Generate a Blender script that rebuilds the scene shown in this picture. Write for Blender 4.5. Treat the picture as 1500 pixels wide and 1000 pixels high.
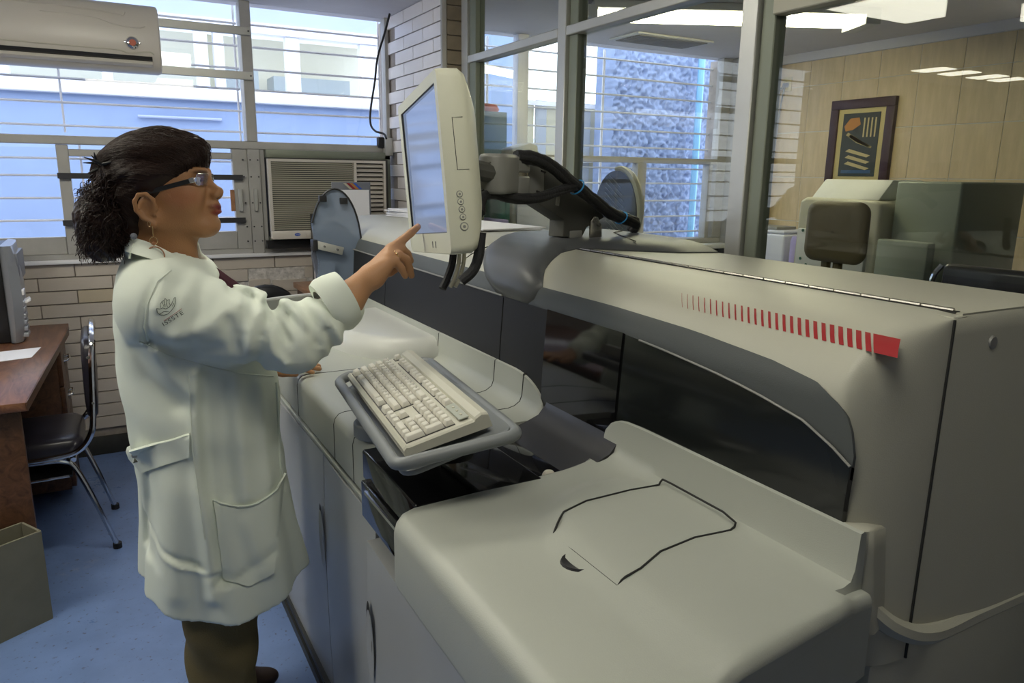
import bpy, bmesh, math, random
import numpy as np
from mathutils import Vector, Matrix
from mathutils.bvhtree import BVHTree
random.seed(7); rng = np.random.default_rng(7)
for o in list(bpy.data.objects): bpy.data.objects.remove(o)
C = bpy.context.scene.collection
SC = bpy.context.scene
PI = math.pi

# ------------------------------------------------------------------ camera
H = 1.5
RIGHT = Vector((0.87573818, -0.48260225, 0.0133307))
UP = Vector((0.09510768, 0.19952334, 0.97526661))
FWD = Vector((0.47332565, 0.85281035, -0.22062939))
FPX = 1079.2
cam = bpy.data.cameras.new('camera'); camo = bpy.data.objects.new('camera', cam); C.objects.link(camo)
Mx = Matrix((RIGHT, UP, -FWD)).transposed().to_4x4(); Mx.translation = (0, 0, H)
camo.matrix_world = Mx
cam.sensor_width = 36; cam.lens = FPX*36/1500; cam.clip_start = 0.02
SC.camera = camo
# ------------------------------------------------------------------ world, lights, exposure
w = bpy.data.worlds.new('world'); SC.world = w; w.use_nodes = True
bg = w.node_tree.nodes['Background']; bg.inputs[0].default_value = (0.86, 0.92, 1.0, 1); bg.inputs[1].default_value = 4.6
SC.view_settings.view_transform = 'Standard'; SC.view_settings.look = 'None'
SC.view_settings.exposure = -0.12; SC.view_settings.gamma = 1; SC.view_settings.use_curve_mapping = False
PANEL_E = 17.0      # emission of the ceiling lamp panels
PANEL_DIM = 10.0     # the panel at the near end
TUBE_E = 34.0

# ------------------------------------------------------------------ materials
MATS = {}
def mat(name, col, rough=.5, metal=0, var=0.0, vscale=8, bump=0.0, bscale=60, spec=.5, coat=0, emit=None, estr=0, trans=0, alpha=1, stretch=None, ior=1.45, attr=None, col2=None, distort=0):
    m = bpy.data.materials.new(name); m.use_nodes = True; nt = m.node_tree; b = nt.nodes['Principled BSDF']
    b.inputs['Base Color'].default_value = (*col, 1); b.inputs['Roughness'].default_value = rough; b.inputs['Metallic'].default_value = metal
    b.inputs['Specular IOR Level'].default_value = spec; b.inputs['Coat Weight'].default_value = coat
    b.inputs['Transmission Weight'].default_value = trans; b.inputs['Alpha'].default_value = alpha; b.inputs['IOR'].default_value = ior
    if emit: b.inputs['Emission Color'].default_value = (*emit, 1); b.inputs['Emission Strength'].default_value = estr
    tc = nt.nodes.new('ShaderNodeTexCoord'); src = tc.outputs['Object']
    if stretch:
        mp = nt.nodes.new('ShaderNodeMapping'); mp.inputs['Scale'].default_value = stretch; nt.links.new(src, mp.inputs[0]); src = mp.outputs[0]
    if var or col2:
        n = nt.nodes.new('ShaderNodeTexNoise'); n.inputs['Scale'].default_value = vscale; n.inputs['Detail'].default_value = 6; n.inputs['Roughness'].default_value = .6
        n.inputs['Distortion'].default_value = distort
        nt.links.new(src, n.inputs['Vector'])
        r = nt.nodes.new('ShaderNodeValToRGB'); r.color_ramp.elements[0].position = .3; r.color_ramp.elements[1].position = .7
        c1 = tuple(max(0, c*(1-var)) for c in col); c2 = col2 or tuple(min(1, c*(1+var)) for c in col)
        r.color_ramp.elements[0].color = (*c1, 1); r.color_ramp.elements[1].color = (*c2, 1)
        nt.links.new(n.outputs[0], r.inputs[0]); nt.links.new(r.outputs[0], b.inputs['Base Color'])
    if attr:
        a = nt.nodes.new('ShaderNodeAttribute'); a.attribute_name = attr; nt.links.new(a.outputs['Color'], b.inputs['Base Color'])
    if bump:
        n2 = nt.nodes.new('ShaderNodeTexNoise'); n2.inputs['Scale'].default_value = bscale; n2.inputs['Detail'].default_value = 4
        nt.links.new(src, n2.inputs['Vector'])
        bp = nt.nodes.new('ShaderNodeBump'); bp.inputs['Strength'].default_value = bump; bp.inputs['Distance'].default_value = .01
        nt.links.new(n2.outputs[0], bp.inputs['Height']); nt.links.new(bp.outputs[0], b.inputs['Normal'])
    MATS[name] = m; return m
def glassmat(name, tint=(1, 1, 1), refl=1.0, rough=.0):
    """thin pane: transparent with fresnel reflection"""
    m = bpy.data.materials.new(name); m.use_nodes = True; nt = m.node_tree; nt.nodes.clear()
    out = nt.nodes.new('ShaderNodeOutputMaterial'); mix = nt.nodes.new('ShaderNodeMixShader'); tr = nt.nodes.new('ShaderNodeBsdfTransparent'); gl = nt.nodes.new('ShaderNodeBsdfGlossy')
    tr.inputs[0].default_value = (*tint, 1); gl.inputs['Roughness'].default_value = rough
    lw = nt.nodes.new('ShaderNodeLayerWeight'); lw.inputs[0].default_value = .5
    pw = nt.nodes.new('ShaderNodeMath'); pw.operation = 'POWER'; pw.inputs[1].default_value = 5; nt.links.new(lw.outputs['Facing'], pw.inputs[0])
    mu = nt.nodes.new('ShaderNodeMath'); mu.operation = 'MULTIPLY_ADD'; mu.inputs[1].default_value = .9*refl; mu.inputs[2].default_value = .04*refl; mu.use_clamp = True
    nt.links.new(pw.outputs[0], mu.inputs[0]); nt.links.new(mu.outputs[0], mix.inputs[0]); nt.links.new(tr.outputs[0], mix.inputs[1]); nt.links.new(gl.outputs[0], mix.inputs[2]); nt.links.new(mix.outputs[0], out.inputs[0])
    MATS[name] = m; return m
mat('beige', (.43, .425, .355), .42, var=.03, vscale=3, bump=.08, bscale=500)
mat('white_plastic', (.58, .59, .55), .35, var=.02, vscale=3, bump=.06, bscale=500)
mat('door_plastic', (.42, .43, .43), .32, var=.03, vscale=2)
mat('deck_plastic', (.40, .415, .37), .38, var=.03, vscale=3, bump=.08, bscale=500)
mat('grey_band', (.085, .093, .095), .5, bump=.08, bscale=500, spec=.3)
mat('pod_grey', (.085, .09, .095), .42, bump=.08, bscale=500)
mat('dark_panel', (.018, .0185, .021), .5, bump=.05, bscale=500, spec=.3)
mat('gloss_black', (.006, .006, .007), .06, spec=.6)
mat('smoked', (.012, .014, .014), .12)
mat('fillet_grey', (.032, .032, .035), .35)
mat('seam', (.02, .02, .02), .7)
mat('red', (.30, .018, .022), .45)
mat('chrome', (.75, .75, .76), .12, 1)
mat('hinge', (.55, .53, .48), .25, 1)
mat('alu', (.50, .50, .47), .42, .55, var=.06, vscale=5)
mat('alu_green', (.22, .24, .19), .5, .3)
mat('frame_paint', (.42, .41, .39), .5, .2, var=.10, vscale=6)
mat('bar_white', (.80, .80, .84), .5)
mat('black_metal', (.03, .03, .035), .5)
mat('black_plastic', (.015, .015, .017), .4)
mat('black_rubber', (.018, .018, .02), .65, bump=.3, bscale=200)
mat('ac_beige', (.62, .58, .52), .30)
mat('ac_grille', (.42, .40, .32), .5)
mat('ac_dark', (.05, .05, .045), .6)
mat('brick', (.56, .50, .44), .4, var=.05, vscale=3, bump=.15, bscale=40)
mat('brick_window_lit', (.82, .78, .77), .3, var=.05, vscale=3, bump=.1, bscale=40)  # window light on the pillar is put into this raised brick colour
mat('brick_tan', (.55, .47, .35), .4, var=.06, vscale=3)
mat('mortar', (.34, .30, .27), .9, var=.2, vscale=20)
mat('plaster_patch', (.60, .57, .55), .9, var=.35, vscale=30, bump=.8, bscale=60)
mat('baseboard', (.035, .035, .03), .5, var=.3, vscale=10)
mat('ceiling', (.62, .60, .62), .8, var=.03)
mat('wall_paint', (.45, .43, .40), .8, var=.04)
mat('pillar_brown', (.22, .18, .13), .6, var=.15, vscale=15)
mat('tile_wall', (.66, .52, .32), .35, var=.10, vscale=5, stretch=(1, 6, 1), bump=.1, bscale=20)
mat('grout', (.68, .66, .60), .7)
mat('column_grey', (.36, .36, .38), .6, var=.05)
def floor_mat():
    m = mat('floor_blue', (.155, .235, .45), .28, var=.12, vscale=5, spec=.5)
    nt = m.node_tree; b = nt.nodes['Principled BSDF']; tc = nt.nodes['Texture Coordinate']
    base = b.inputs['Base Color'].links[0].from_socket
    n = nt.nodes.new('ShaderNodeTexNoise'); n.inputs['Scale'].default_value = 60; n.inputs['Detail'].default_value = 5; nt.links.new(tc.outputs['Object'], n.inputs[0])
    r = nt.nodes.new('ShaderNodeValToRGB'); r.color_ramp.elements[0].position = .62; r.color_ramp.elements[1].position = .70
    mx = nt.nodes.new('ShaderNodeMixRGB'); mx.inputs[2].default_value = (.10, .12, .2, 1); nt.links.new(n.outputs[0], r.inputs[0]); nt.links.new(r.outputs[0], mx.inputs[0]); nt.links.new(base, mx.inputs[1])
    n3 = nt.nodes.new('ShaderNodeTexNoise'); n3.inputs['Scale'].default_value = 2.2; n3.inputs['Detail'].default_value = 8; n3.inputs['Roughness'].default_value = .75; nt.links.new(tc.outputs['Object'], n3.inputs[0])
    r3 = nt.nodes.new('ShaderNodeValToRGB'); r3.color_ramp.elements[0].position = .62; r3.color_ramp.elements[1].position = .74; r3.color_ramp.elements[1].color = (.55, .55, .55, 1)
    mx3 = nt.nodes.new('ShaderNodeMixRGB'); mx3.inputs[2].default_value = (.36, .38, .44, 1); nt.links.new(n3.outputs[0], r3.inputs[0]); nt.links.new(r3.outputs[0], mx3.inputs[0]); nt.links.new(mx.outputs[0], mx3.inputs[1]); nt.links.new(mx3.outputs[0], b.inputs['Base Color'])
    r2 = nt.nodes.new('ShaderNodeMapRange'); r2.inputs[3].default_value = .18; r2.inputs[4].default_value = .45; nt.links.new(n3.outputs[0], r2.inputs[0]); nt.links.new(r2.outputs[0], b.inputs['Roughness'])
floor_mat()
def wood_mat(name, c1, c2, rough=.35):
    m = mat(name, c1, rough, var=.1, vscale=3, stretch=(6, .9, 6), col2=c2, distort=2.5)
wood_mat('wood_desk', (.09, .036, .020), (.23, .105, .055), .30)
wood_mat('wood_side', (.055, .024, .012), (.14, .065, .032), .4)
wood_mat('wood_light', (.30, .14, .07), (.42, .22, .12), .35)
mat('paper', (.80, .80, .84), .8)
mat('vinyl', (.022, .02, .028), .28)
mat('cardboard', (.19, .18, .13), .75, var=.08, vscale=12)
mat('pc_black', (.012, .012, .014), .35)
mat('pc_silver', (.40, .42, .47), .3, .6)
mat('pc_grey', (.16, .17, .20), .4)
mat('led_blue', (.1, .3, 1), .4, emit=(.08, .25, 1), estr=6)
mat('blue_label', (.03, .10, .5), .4)
mat('kb_case', (.52, .51, .43), .5, bump=.05, bscale=400)
mat('kb_key', (.62, .60, .53), .5)
mat('kb_keyleg', (.55, .52, .44), .5)
mat('kb_panel', (.36, .38, .33), .5)
mat('legend', (.08, .08, .08), .6)
mat('tray_grey', (.20, .215, .225), .42)
mat('mon_case', (.62, .62, .50), .42, bump=.05, bscale=400)
mat('arm_grey', (.25, .25, .235), .45, .1)
mat('arm_dark', (.10, .10, .09), .5, .2)
mat('tie_blue', (.03, .25, .55), .5)
mat('cable_cream', (.45, .43, .33), .5)
mat('clear_plastic', (.20, .25, .34), .10, alpha=.72)
mat('disc_grey', (.13, .14, .18), .25)
mat('frosted', (.62, .63, .60), .30, alpha=.9)
def screen_mat():
    m = bpy.data.materials.new('screen'); m.use_nodes = True; nt = m.node_tree; b = nt.nodes['Principled BSDF']
    b.inputs['Base Color'].default_value = (.03, .03, .04, 1); b.inputs['Roughness'].default_value = .10
    tc = nt.nodes.new('ShaderNodeTexCoord'); mp = nt.nodes.new('ShaderNodeMapping'); mp.inputs['Scale'].default_value = (1, .8, 9)
    n = nt.nodes.new('ShaderNodeTexNoise'); n.inputs['Scale'].default_value = 1.6; n.inputs['Detail'].default_value = 1
    r = nt.nodes.new('ShaderNodeValToRGB'); r.color_ramp.elements[0].position = .3; r.color_ramp.elements[0].color = (.16, .21, .33, 1); r.color_ramp.elements[1].position = .7; r.color_ramp.elements[1].color = (.24, .30, .44, 1)
    nt.links.new(tc.outputs['Object'], mp.inputs[0]); nt.links.new(mp.outputs[0], n.inputs[0]); nt.links.new(n.outputs[0], r.inputs[0]); nt.links.new(r.outputs[0], b.inputs['Emission Color']); b.inputs['Emission Strength'].default_value = .9
    MATS['screen'] = m
screen_mat()
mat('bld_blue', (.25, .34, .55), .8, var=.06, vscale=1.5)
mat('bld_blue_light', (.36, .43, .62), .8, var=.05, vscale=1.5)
mat('bld_white', (.66, .68, .74), .8)
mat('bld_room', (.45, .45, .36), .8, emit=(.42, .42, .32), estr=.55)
mat('bld_dark', (.25, .30, .30), .8)
mat('lamp_far', (.9, .9, .8), .5, emit=(1, .98, .9), estr=2.5)
mat('stucco', (.26, .33, .52), .9, var=.15, vscale=14, bump=.4, bscale=60)
mat('pipe_blue', (.20, .45, .70), .4)
mat('fence_yellow', (.62, .58, .42), .6)
mat('fence_grey', (.45, .48, .52), .6)
mat('teal_cab', (.035, .10, .16), .4)
mat('orange_red', (.55, .14, .08), .5)
mat('dark_green', (.03, .12, .09), .5)
mat('lab_white', (.62, .63, .62), .45)
mat('lab_cream', (.50, .48, .38), .5)
mat('lab_blue_white', (.60, .62, .75), .4)
mat('lab_grey_green', (.27, .30, .25), .5)
mat('brown_chair', (.14, .11, .055), .5)
mat('frame_maroon', (.06, .03, .035), .45)
mat('mat_cream', (.58, .48, .22), .7)
mat('art_dark', (.05, .06, .06), .7)
mat('art_orange', (.50, .22, .06), .7)
mat('art_tan', (.55, .45, .22), .7)
mat('art_blue', (.06, .12, .22), .7)
mat('vent', (.28, .27, .27), .6)
mat('tube', (1, 1, 1), .5, emit=(1, .93, .62), estr=TUBE_E)
mat('panel_light', (1, 1, 1), .5, emit=(1, .96, .80), estr=PANEL_E)
mat('panel_dim', (1, 1, 1), .5, emit=(1, .96, .80), estr=PANEL_DIM)
mat('lilac', (.35, .30, .55), .4)
mat('pink', (.75, .1, .3), .4)
glassmat('glass', (.97, .98, 1.0), 1.0)
glassmat('glass_partition', (.92, .94, .92), .85)
glassmat('glass_lens', (.90, .92, .95), 3.0)
mat('coat', (.74, .79, .70), .85, var=.02, vscale=4, bump=.10, bscale=900, spec=.2)
mat('coat_ink', (.10, .12, .10), .8)
mat('coat_red_ink', (.45, .12, .12), .8)
mat('trousers', (.155, .125, .062), .85, var=.06, vscale=6, bump=.25, bscale=300, spec=.2)
mat('blouse', (.06, .02, .03), .8, spec=.2)
mat('shoe', (.045, .025, .018), .5)
mat('skin', (.40, .2, .1), .48, attr='Col', bump=.12, bscale=350, spec=.35)
MATS['skin'].node_tree.nodes['Principled BSDF'].inputs['Subsurface Weight'].default_value = .06
MATS['skin'].node_tree.nodes['Principled BSDF'].inputs['Subsurface Radius'].default_value = (.01, .004, .002)
mat('hair', (.018, .008, .006), .42, spec=.35, var=.3, vscale=30)
mat('hair_top', (.020, .009, .006), .5, spec=.3)
mat('eye_white', (.7, .68, .64), .2)
mat('eye_dark', (.02, .012, .008), .1)
mat('gold', (.80, .55, .28), .22, 1)
mat('copper', (.55, .28, .16), .3, .8)
mat('bead', (.35, .16, .08), .15)
mat('nail', (.62, .38, .30), .25)

# ------------------------------------------------------------------ mesh helpers
WORLD0 = {}
def origin_of(p): return WORLD0.get(p.name, Vector((0, 0, 0)))
class MB:
    def __init__(s): s.v = []; s.f = []; s.mi = []
    def add(s, vs, fs, mi=0):
        n = len(s.v); s.v += [tuple(p) for p in vs]; s.f += [tuple(i+n for i in f) for f in fs]; s.mi += [mi]*len(fs); return s
    def box(s, x0, y0, z0, x1, y1, z1, mi=0):
        v = [(x, y, z) for z in (z0, z1) for y in (y0, y1) for x in (x0, x1)]
        return s.add(v, [(0, 2, 3, 1), (4, 5, 7, 6), (0, 1, 5, 4), (2, 6, 7, 3), (0, 4, 6, 2), (1, 3, 7, 5)], mi)
    def obox(s, c, ax, ay, az, hx, hy, hz, mi=0):
        c = Vector(c); ax = Vector(ax).normalized()*hx; ay = Vector(ay).normalized()*hy; az = Vector(az).normalized()*hz
        v = [c+a*ax+b*ay+d*az for d in (-1, 1) for b in (-1, 1) for a in (-1, 1)]
        return s.add(v, [(0, 2, 3, 1), (4, 5, 7, 6), (0, 1, 5, 4), (2, 6, 7, 3), (0, 4, 6, 2), (1, 3, 7, 5)], mi)
    def hexa(s, b4, t4, mi=0):
        return s.add(list(b4)+list(t4), [(3, 2, 1, 0), (4, 5, 6, 7), (0, 1, 5, 4), (1, 2, 6, 5), (2, 3, 7, 6), (3, 0, 4, 7)], mi)
    def tube(s, path, r, n=8, mi=0, cap=True, flat=None):
        P = [Vector(p) for p in path]; k = len(P); rs = r if hasattr(r, '__len__') else [r]*k
        prev = None; rings = []
        for i in range(k):
            t = (P[min(i+1, k-1)]-P[max(i-1, 0)]).normalized()
            if prev is None:
                a = Vector((0, 0, 1)) if abs(t.z) < .9 else Vector((1, 0, 0)); u = t.cross(a).normalized()
            else: u = (prev-t*prev.dot(t)).normalized()
            prev = u; v_ = t.cross(u); fl = flat or 1
            rings.append([P[i]+(u*math.cos(2*PI*j/n)+v_*math.sin(2*PI*j/n)*fl)*rs[i] for j in range(n)])
        vs = [p for r_ in rings for p in r_]
        fs = [(i*n+j, i*n+(j+1) % n, (i+1)*n+(j+1) % n, (i+1)*n+j) for i in range(k-1) for j in range(n)]
        if cap: fs += [tuple(range(n-1, -1, -1)), tuple((k-1)*n+j for j in range(n))]
        return s.add(vs, fs, mi)
    def prism(s, poly, axis, lo, hi, mi=0):
        n = len(poly)
        def m3(a, b, c): return {'X': (c, a, b), 'Y': (a, c, b), 'Z': (a, b, c)}[axis]
        vs = [m3(a, b, lo) for a, b in poly]+[m3(a, b, hi) for a, b in poly]
        fs = [tuple(range(n-1, -1, -1)), tuple(range(n, 2*n))]+[(i, (i+1) % n, n+(i+1) % n, n+i) for i in range(n)]
        return s.add(vs, fs, mi)
    def grid(s, rows, mi=0, closed_u=False):
        m = len(rows); n = len(rows[0]); vs = [p for r in rows for p in r]
        fs = [(i*n+j, i*n+(j+1) % n, (i+1)*n+(j+1) % n, (i+1)*n+j) for i in range(m-1) for j in range(n if closed_u else n-1)]
        return s.add(vs, fs, mi)
    def lathe(s, c, prof, n=24, mi=0, axis='Z'):
        c = Vector(c); rows = []
        for r, z in prof:
            ring = []
            for j in range(n):
                a = 2*PI*j/n; x, y = r*math.cos(a), r*math.sin(a)
                ring.append(c+Vector({'Z': (x, y, z), 'Y': (x, z, y), 'X': (z, x, y)}[axis]))
            rows.append(ring)
        return s.grid(rows, mi, True)
    def slab(s, rows, thick_fn, mi=0):
        """closed sheet: rows of front points, thick_fn(p)->back point"""
        back = [[thick_fn(Vector(p)) for p in r] for r in rows]; m = len(rows); n = len(rows[0])
        vs = [Vector(p) for r in rows for p in r]+[p for r in back for p in r]; N = m*n
        fs = []
        for i in range(m-1):
            for j in range(n-1):
                a, b, c, d = i*n+j, i*n+j+1, (i+1)*n+j+1, (i+1)*n+j
                fs += [(a, b, c, d), (N+d, N+c, N+b, N+a)]
        for i in range(m-1):
            fs += [(i*n, (i+1)*n, N+(i+1)*n, N+i*n), (i*n+n-1, N+i*n+n-1, N+(i+1)*n+n-1, (i+1)*n+n-1)]
        for j in range(n-1):
            fs += [(j, N+j, N+j+1, j+1), ((m-1)*n+j, (m-1)*n+j+1, N+(m-1)*n+j+1, N+(m-1)*n+j)]
        return s.add(vs, fs, mi)
def link(o, parent=None):
    C.objects.link(o)
    if parent: o.parent = parent
    return o
def tag(o, label=None, cat=None, group=None, kind=None):
    if label: o['label'] = label
    if cat: o['category'] = cat
    if group: o['group'] = group
    if kind: o['kind'] = kind
    return o
def thing(name, label, cat, loc, group=None, kind=None):
    o = bpy.data.objects.new(name, None); o.empty_display_size = .05; C.objects.link(o); o.location = loc; WORLD0[o.name] = Vector(loc)
    return tag(o, label, cat, group, kind)
def obj(name, mb, m, parent=None, origin=None, smooth=0, bevel=0, seg=2, label=None, kind=None, recalc=True):
    me = bpy.data.meshes.new(name)
    if isinstance(mb, MB): me.from_pydata([tuple(p) for p in mb.v], [], mb.f); me.polygons.foreach_set('material_index', mb.mi)
    else: me.from_pydata([tuple(p) for p in mb[0]], [], [tuple(f) for f in mb[1]])
    for k in (m if isinstance(m, (list, tuple)) else [m]): me.materials.append(MATS[k])
    off = origin_of(parent) if parent else Vector(origin or (0, 0, 0))
    bm = bmesh.new(); bm.from_mesh(me)
    if bevel: 
        bmesh.ops.remove_doubles(bm, verts=bm.verts, dist=1e-6)
        es = [e for e in bm.edges if len(e.link_faces) == 2 and e.calc_face_angle(0) > math.radians(35)]
        bmesh.ops.bevel(bm, geom=es, offset=bevel, segments=seg, profile=.5, affect='EDGES', clamp_overlap=True)
    if recalc: bmesh.ops.recalc_face_normals(bm, faces=bm.faces)
    bmesh.ops.translate(bm, verts=bm.verts, vec=-off)
    th = math.radians(smooth if smooth else (40 if bevel else 30))
    for f in bm.faces: f.smooth = True
    for e in bm.edges: e.smooth = (len(e.link_faces) == 2 and e.calc_face_angle(0) < th)
    bm.to_mesh(me); bm.free()
    o = bpy.data.objects.new(name, me); link(o, parent)
    if not parent: o.location = off
    WORLD0[o.name] = off.copy() if not parent else off.copy()
    if label: o['label'] = label
    if kind: o['kind'] = kind
    return o
def copyobj(src, parent, loc, mat_=None):
    o = src.copy(); C.objects.link(o); o.parent = parent; o.location = loc; return o
def dup_tree(root, loc, label=None):
    r = root.copy(); C.objects.link(r); r.location = loc
    if label: r['label'] = label
    for ch in root.children:
        c = ch.copy(); C.objects.link(c); c.parent = r
        for g in ch.children:
            d = g.copy(); C.objects.link(d); d.parent = c
    return r
def Y_(px, py, Y):
    px = float(px); py = float(py)
    d = (px-750)*RIGHT-(py-500)*UP+FPX*FWD; return Vector((0, 0, H))+d*(Y/d.y)
def X_(px, py, X):
    px = float(px); py = float(py)
    d = (px-750)*RIGHT-(py-500)*UP+FPX*FWD; return Vector((0, 0, H))+d*(X/d.x)
def Z_(px, py, Z):
    px = float(px); py = float(py)
    d = (px-750)*RIGHT-(py-500)*UP+FPX*FWD; return Vector((0, 0, H))+d*((Z-H)/d.z)
def smoothpath(pts, n=8):
    """Catmull-Rom through points"""
    P = [Vector(p) for p in pts]; out = []
    P = [P[0]*2-P[1]]+P+[P[-1]*2-P[-2]]
    for i in range(1, len(P)-2):
        for k in range(n):
            t = k/n; a, b, c, d = P[i-1], P[i], P[i+1], P[i+2]
            out.append(.5*((2*b)+(c-a)*t+(2*a-5*b+4*c-d)*t*t+(3*b-a-3*c+d)*t**3))
    out.append(P[-2]); return out
def lerp_tab(tab, x):
    xs = [t[0] for t in tab]; ys = [t[1] for t in tab]
    return float(np.interp(x, xs, ys))

# ================================================================== SETTING
CZ = 2.37; WY = 4.35; PX = 1.65
obj('floor', MB().box(-4.2, -2.2, -.05, 5.2, 4.6, 0), 'floor_blue', origin=(0, 0, 0))['kind'] = 'structure'
obj('ceiling', MB().box(-4.2, -2.2, CZ, 5.2, WY+.12, CZ+.1), 'ceiling', origin=(0, 0, CZ))['kind'] = 'structure'
obj('wall_left', MB().box(-4.3, -2.2, 0, -4.2, 4.6, CZ), 'wall_paint', origin=(-4.25, 1, 0))['kind'] = 'structure'
obj('wall_front', MB().box(-4.2, -2.3, 0, 5.2, -2.2, CZ), 'wall_paint', origin=(0, -2.25, 0))['kind'] = 'structure'
# window wall: masonry below the sill with tile bricks
wb = thing('wall_back', 'window wall faced in cream glazed bricks with a broken patch below the sill', 'wall', (0, WY, 0), kind='structure')
del wb['category']
core = MB().box(-4.2, WY+.012, 0, 5.2, WY+.2, 1.03)
core.box(-4.2, WY+.012, 1.03, -2.0, WY+.2, CZ)
core.box(1.57, WY+.012, 1.03, 1.72, WY+.2, CZ); core.box(4.25, WY+.012, 1.03, 5.2, WY+.2, CZ)
obj('masonry', core, 'mortar', wb)
bh, bl, g = .0685, .33, .005
brickm = {}
def brick_mesh(l, h, key, m, axis='x'):
    k = (round(l, 3), key, axis, m)
    if k not in brickm:
        mb = MB()
        if axis == 'x': mb.box(g/2, 0, g/2, l-g/2, .016, h-g/2)
        elif axis == 'y': mb.box(0, g/2, g/2, .016, l-g/2, h-g/2)
        o = obj('brick', mb, m, bevel=.0015, seg=1); C.objects.unlink(o); brickm[k] = o.data
    return brickm[k]
def put(name, me, parent, loc):
    o = bpy.data.objects.new(name, me); C.objects.link(o); o.parent = parent; o.location = Vector(loc)-origin_of(parent); return o
x0w = -.80
rows = [1.03-bh*(i+1) for i in range(13)]
for i, z in enumerate(rows):
    off = -(i % 2)*bl/2; x = x0w+off
    while x < 1.55:
        l = min(bl, 1.55-x); xc = x+l/2
        if l > .04:
            if i in (1, 2, 3) and .62 < xc < 1.02: x += bl; continue      # broken bricks
            m = 'brick_tan' if (i, int((x-x0w)/bl)) in ((1, 4), (2, 2)) else 'brick'
            put('brick', brick_mesh(l, bh, 0, m), wb, (x, WY-.004+random.uniform(-.001, .001), z))
        x += bl
pm = MB()
rr = []
for a in range(13):
    rr.append([(.46+.66*b/16, WY+.004-.004*random.random(), 1.03-bh*4+(bh*3)*a/12) for b in range(17)])
pm.slab(rr, lambda p: p+Vector((0, .03, 0))); obj('plaster_patch', pm, 'plaster_patch', wb, smooth=60, label='crumbling pale plaster where bricks are missing')
for (x, z, l) in ((.50, rows[1], .20), (.70, rows[2]+.01, .12), (.83, rows[2], .20), (.86, rows[3]+.0, .16), (.55, rows[3], .2)):
    put('brick', brick_mesh(l, bh, 0, 'brick'), wb, (x, WY-.012, z))
obj('baseboard_back', MB().box(-4.2, WY-.02, 0, 1.55, WY+.0, .10), 'baseboard', origin=(0, WY, 0), bevel=.004)['kind'] = 'structure'
sill = obj('trim_1', MB().box(-2.0, WY-.035, 1.031, 1.548, WY+.02, 1.052), 'bar_white', origin=(0, WY, 1.03), bevel=.004); sill['kind'] = 'structure'

# windows of the room (window_1)
win = thing('window_1', 'wide aluminium window with upper fixed panes and a sliding lower sash', 'window', (0, WY, 1.05), kind='structure'); del win['category']
def fr(name, x0, z0, x1, z1, y0=WY-.02, y1=WY+.05, m='frame_paint', p=win, **k):
    return obj(name, MB().box(x0, y0, z0, x1, y1, z1), m, p, bevel=.003, seg=1, **k)
fr('bottom_rail', -2.0, 1.052, 1.55, 1.078)
fr('transom', -2.0, 1.617, 1.55, 1.658, WY-.03)
fr('mullion', .733, 1.052, .797, 1.617, WY-.035); fr('mullion', .737, 1.658, .792, CZ, WY-.035)
fr('stile', -2.0, 1.052, -1.95, CZ); fr('stile', 1.535, 1.658, 1.56, CZ)
fr('stile', .797, 1.08, .824, 1.617, WY-.02)
for (x0, z0, x1, z1) in ((-1.95, 1.658, .737, CZ), (.792, 1.658, 1.535, CZ), (-1.95, 1.17, -.16, 1.60)):
    obj('pane', MB().box(x0, WY+.015, z0, x1, WY+.02, z1), 'glass', win)
sash = fr('sash', -.16, 1.078, -.108, 1.615, WY-.02, WY+.03)
obj('sash_member', MB().box(-.108, WY-.02, 1.56, .655, WY+.03, 1.595), 'frame_paint', win, bevel=.003, seg=1)
obj('sash_member', MB().box(-.108, WY-.02, 1.078, .655, WY+.03, 1.175), 'frame_paint', win, bevel=.003, seg=1)
obj('sash_member', MB().box(.655, WY-.02, 1.078, .733, WY+.03, 1.617), 'frame_paint', win, bevel=.003, seg=1)
obj('sash_member', MB().box(-1.95, WY, 1.078, -.16, WY+.03, 1.165), 'frame_paint', win, bevel=.003, seg=1)
obj('pane', MB().box(-.108, WY+.002, 1.175, .655, WY+.006, 1.56), 'glass', win)
obj('pull_handle', MB().box(.632, WY-.032, 1.285, .654, WY-.018, 1.40), 'wood_light', win, bevel=.002, seg=1, label='brown wooden pull block')
for x in (.672, .752): obj('latch_plate', MB().box(x, WY-.05, 1.285, x+.020, WY-.018, 1.405), 'alu', win, bevel=.002, seg=1)
for z in (1.466, 1.237): obj('strap', MB().box(-.165, WY-.052, z-.014, .70, WY-.042, z+.014), 'black_metal', win, bevel=.001, seg=1, label='black flat steel strap')
sc = MB()
for z in (1.12, 1.2, 1.33, 1.47, 1.56):
    for x in (.708, .745, .785): sc.lathe((x, WY-.038, z), [(0, -.003), (.004, -.002), (.004, .01)], 8, axis='Y')
obj('rivets', sc, 'black_metal', win, kind='stuff')

# security bars outside
gr = thing('window_grille', 'white steel security bars outside the room window', 'grille', (0, 4.5, 1.0))
def hbar(x0, x1, z, y=4.5, p=gr, r=.0065):
    obj('bar', MB().tube([(x0, y, z), (x1, y, z)], r, 6), 'bar_white', p)
for z in (1.713, 1.826, 1.942, 2.052, 2.169, 2.285, 2.395): 
    hbar(-1.95, .748, z); hbar(.80, 1.555, z)
for z in (1.24, 1.353, 1.466, 1.551): hbar(-1.95, .73, z)
for x, z0, z1 in ((-.115, 1.68, 2.0), (-.06, 1.06, 1.62), (.735, 1.66, 2.45), (.757, 1.66, 2.45), (1.556, 1.68, 2.42), (-1.3, 1.06, 2.4)): obj('upright', MB().tube([(x, 4.508, z0), (x, 4.508, z1)], .006, 6), 'bar_white', gr)

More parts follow.
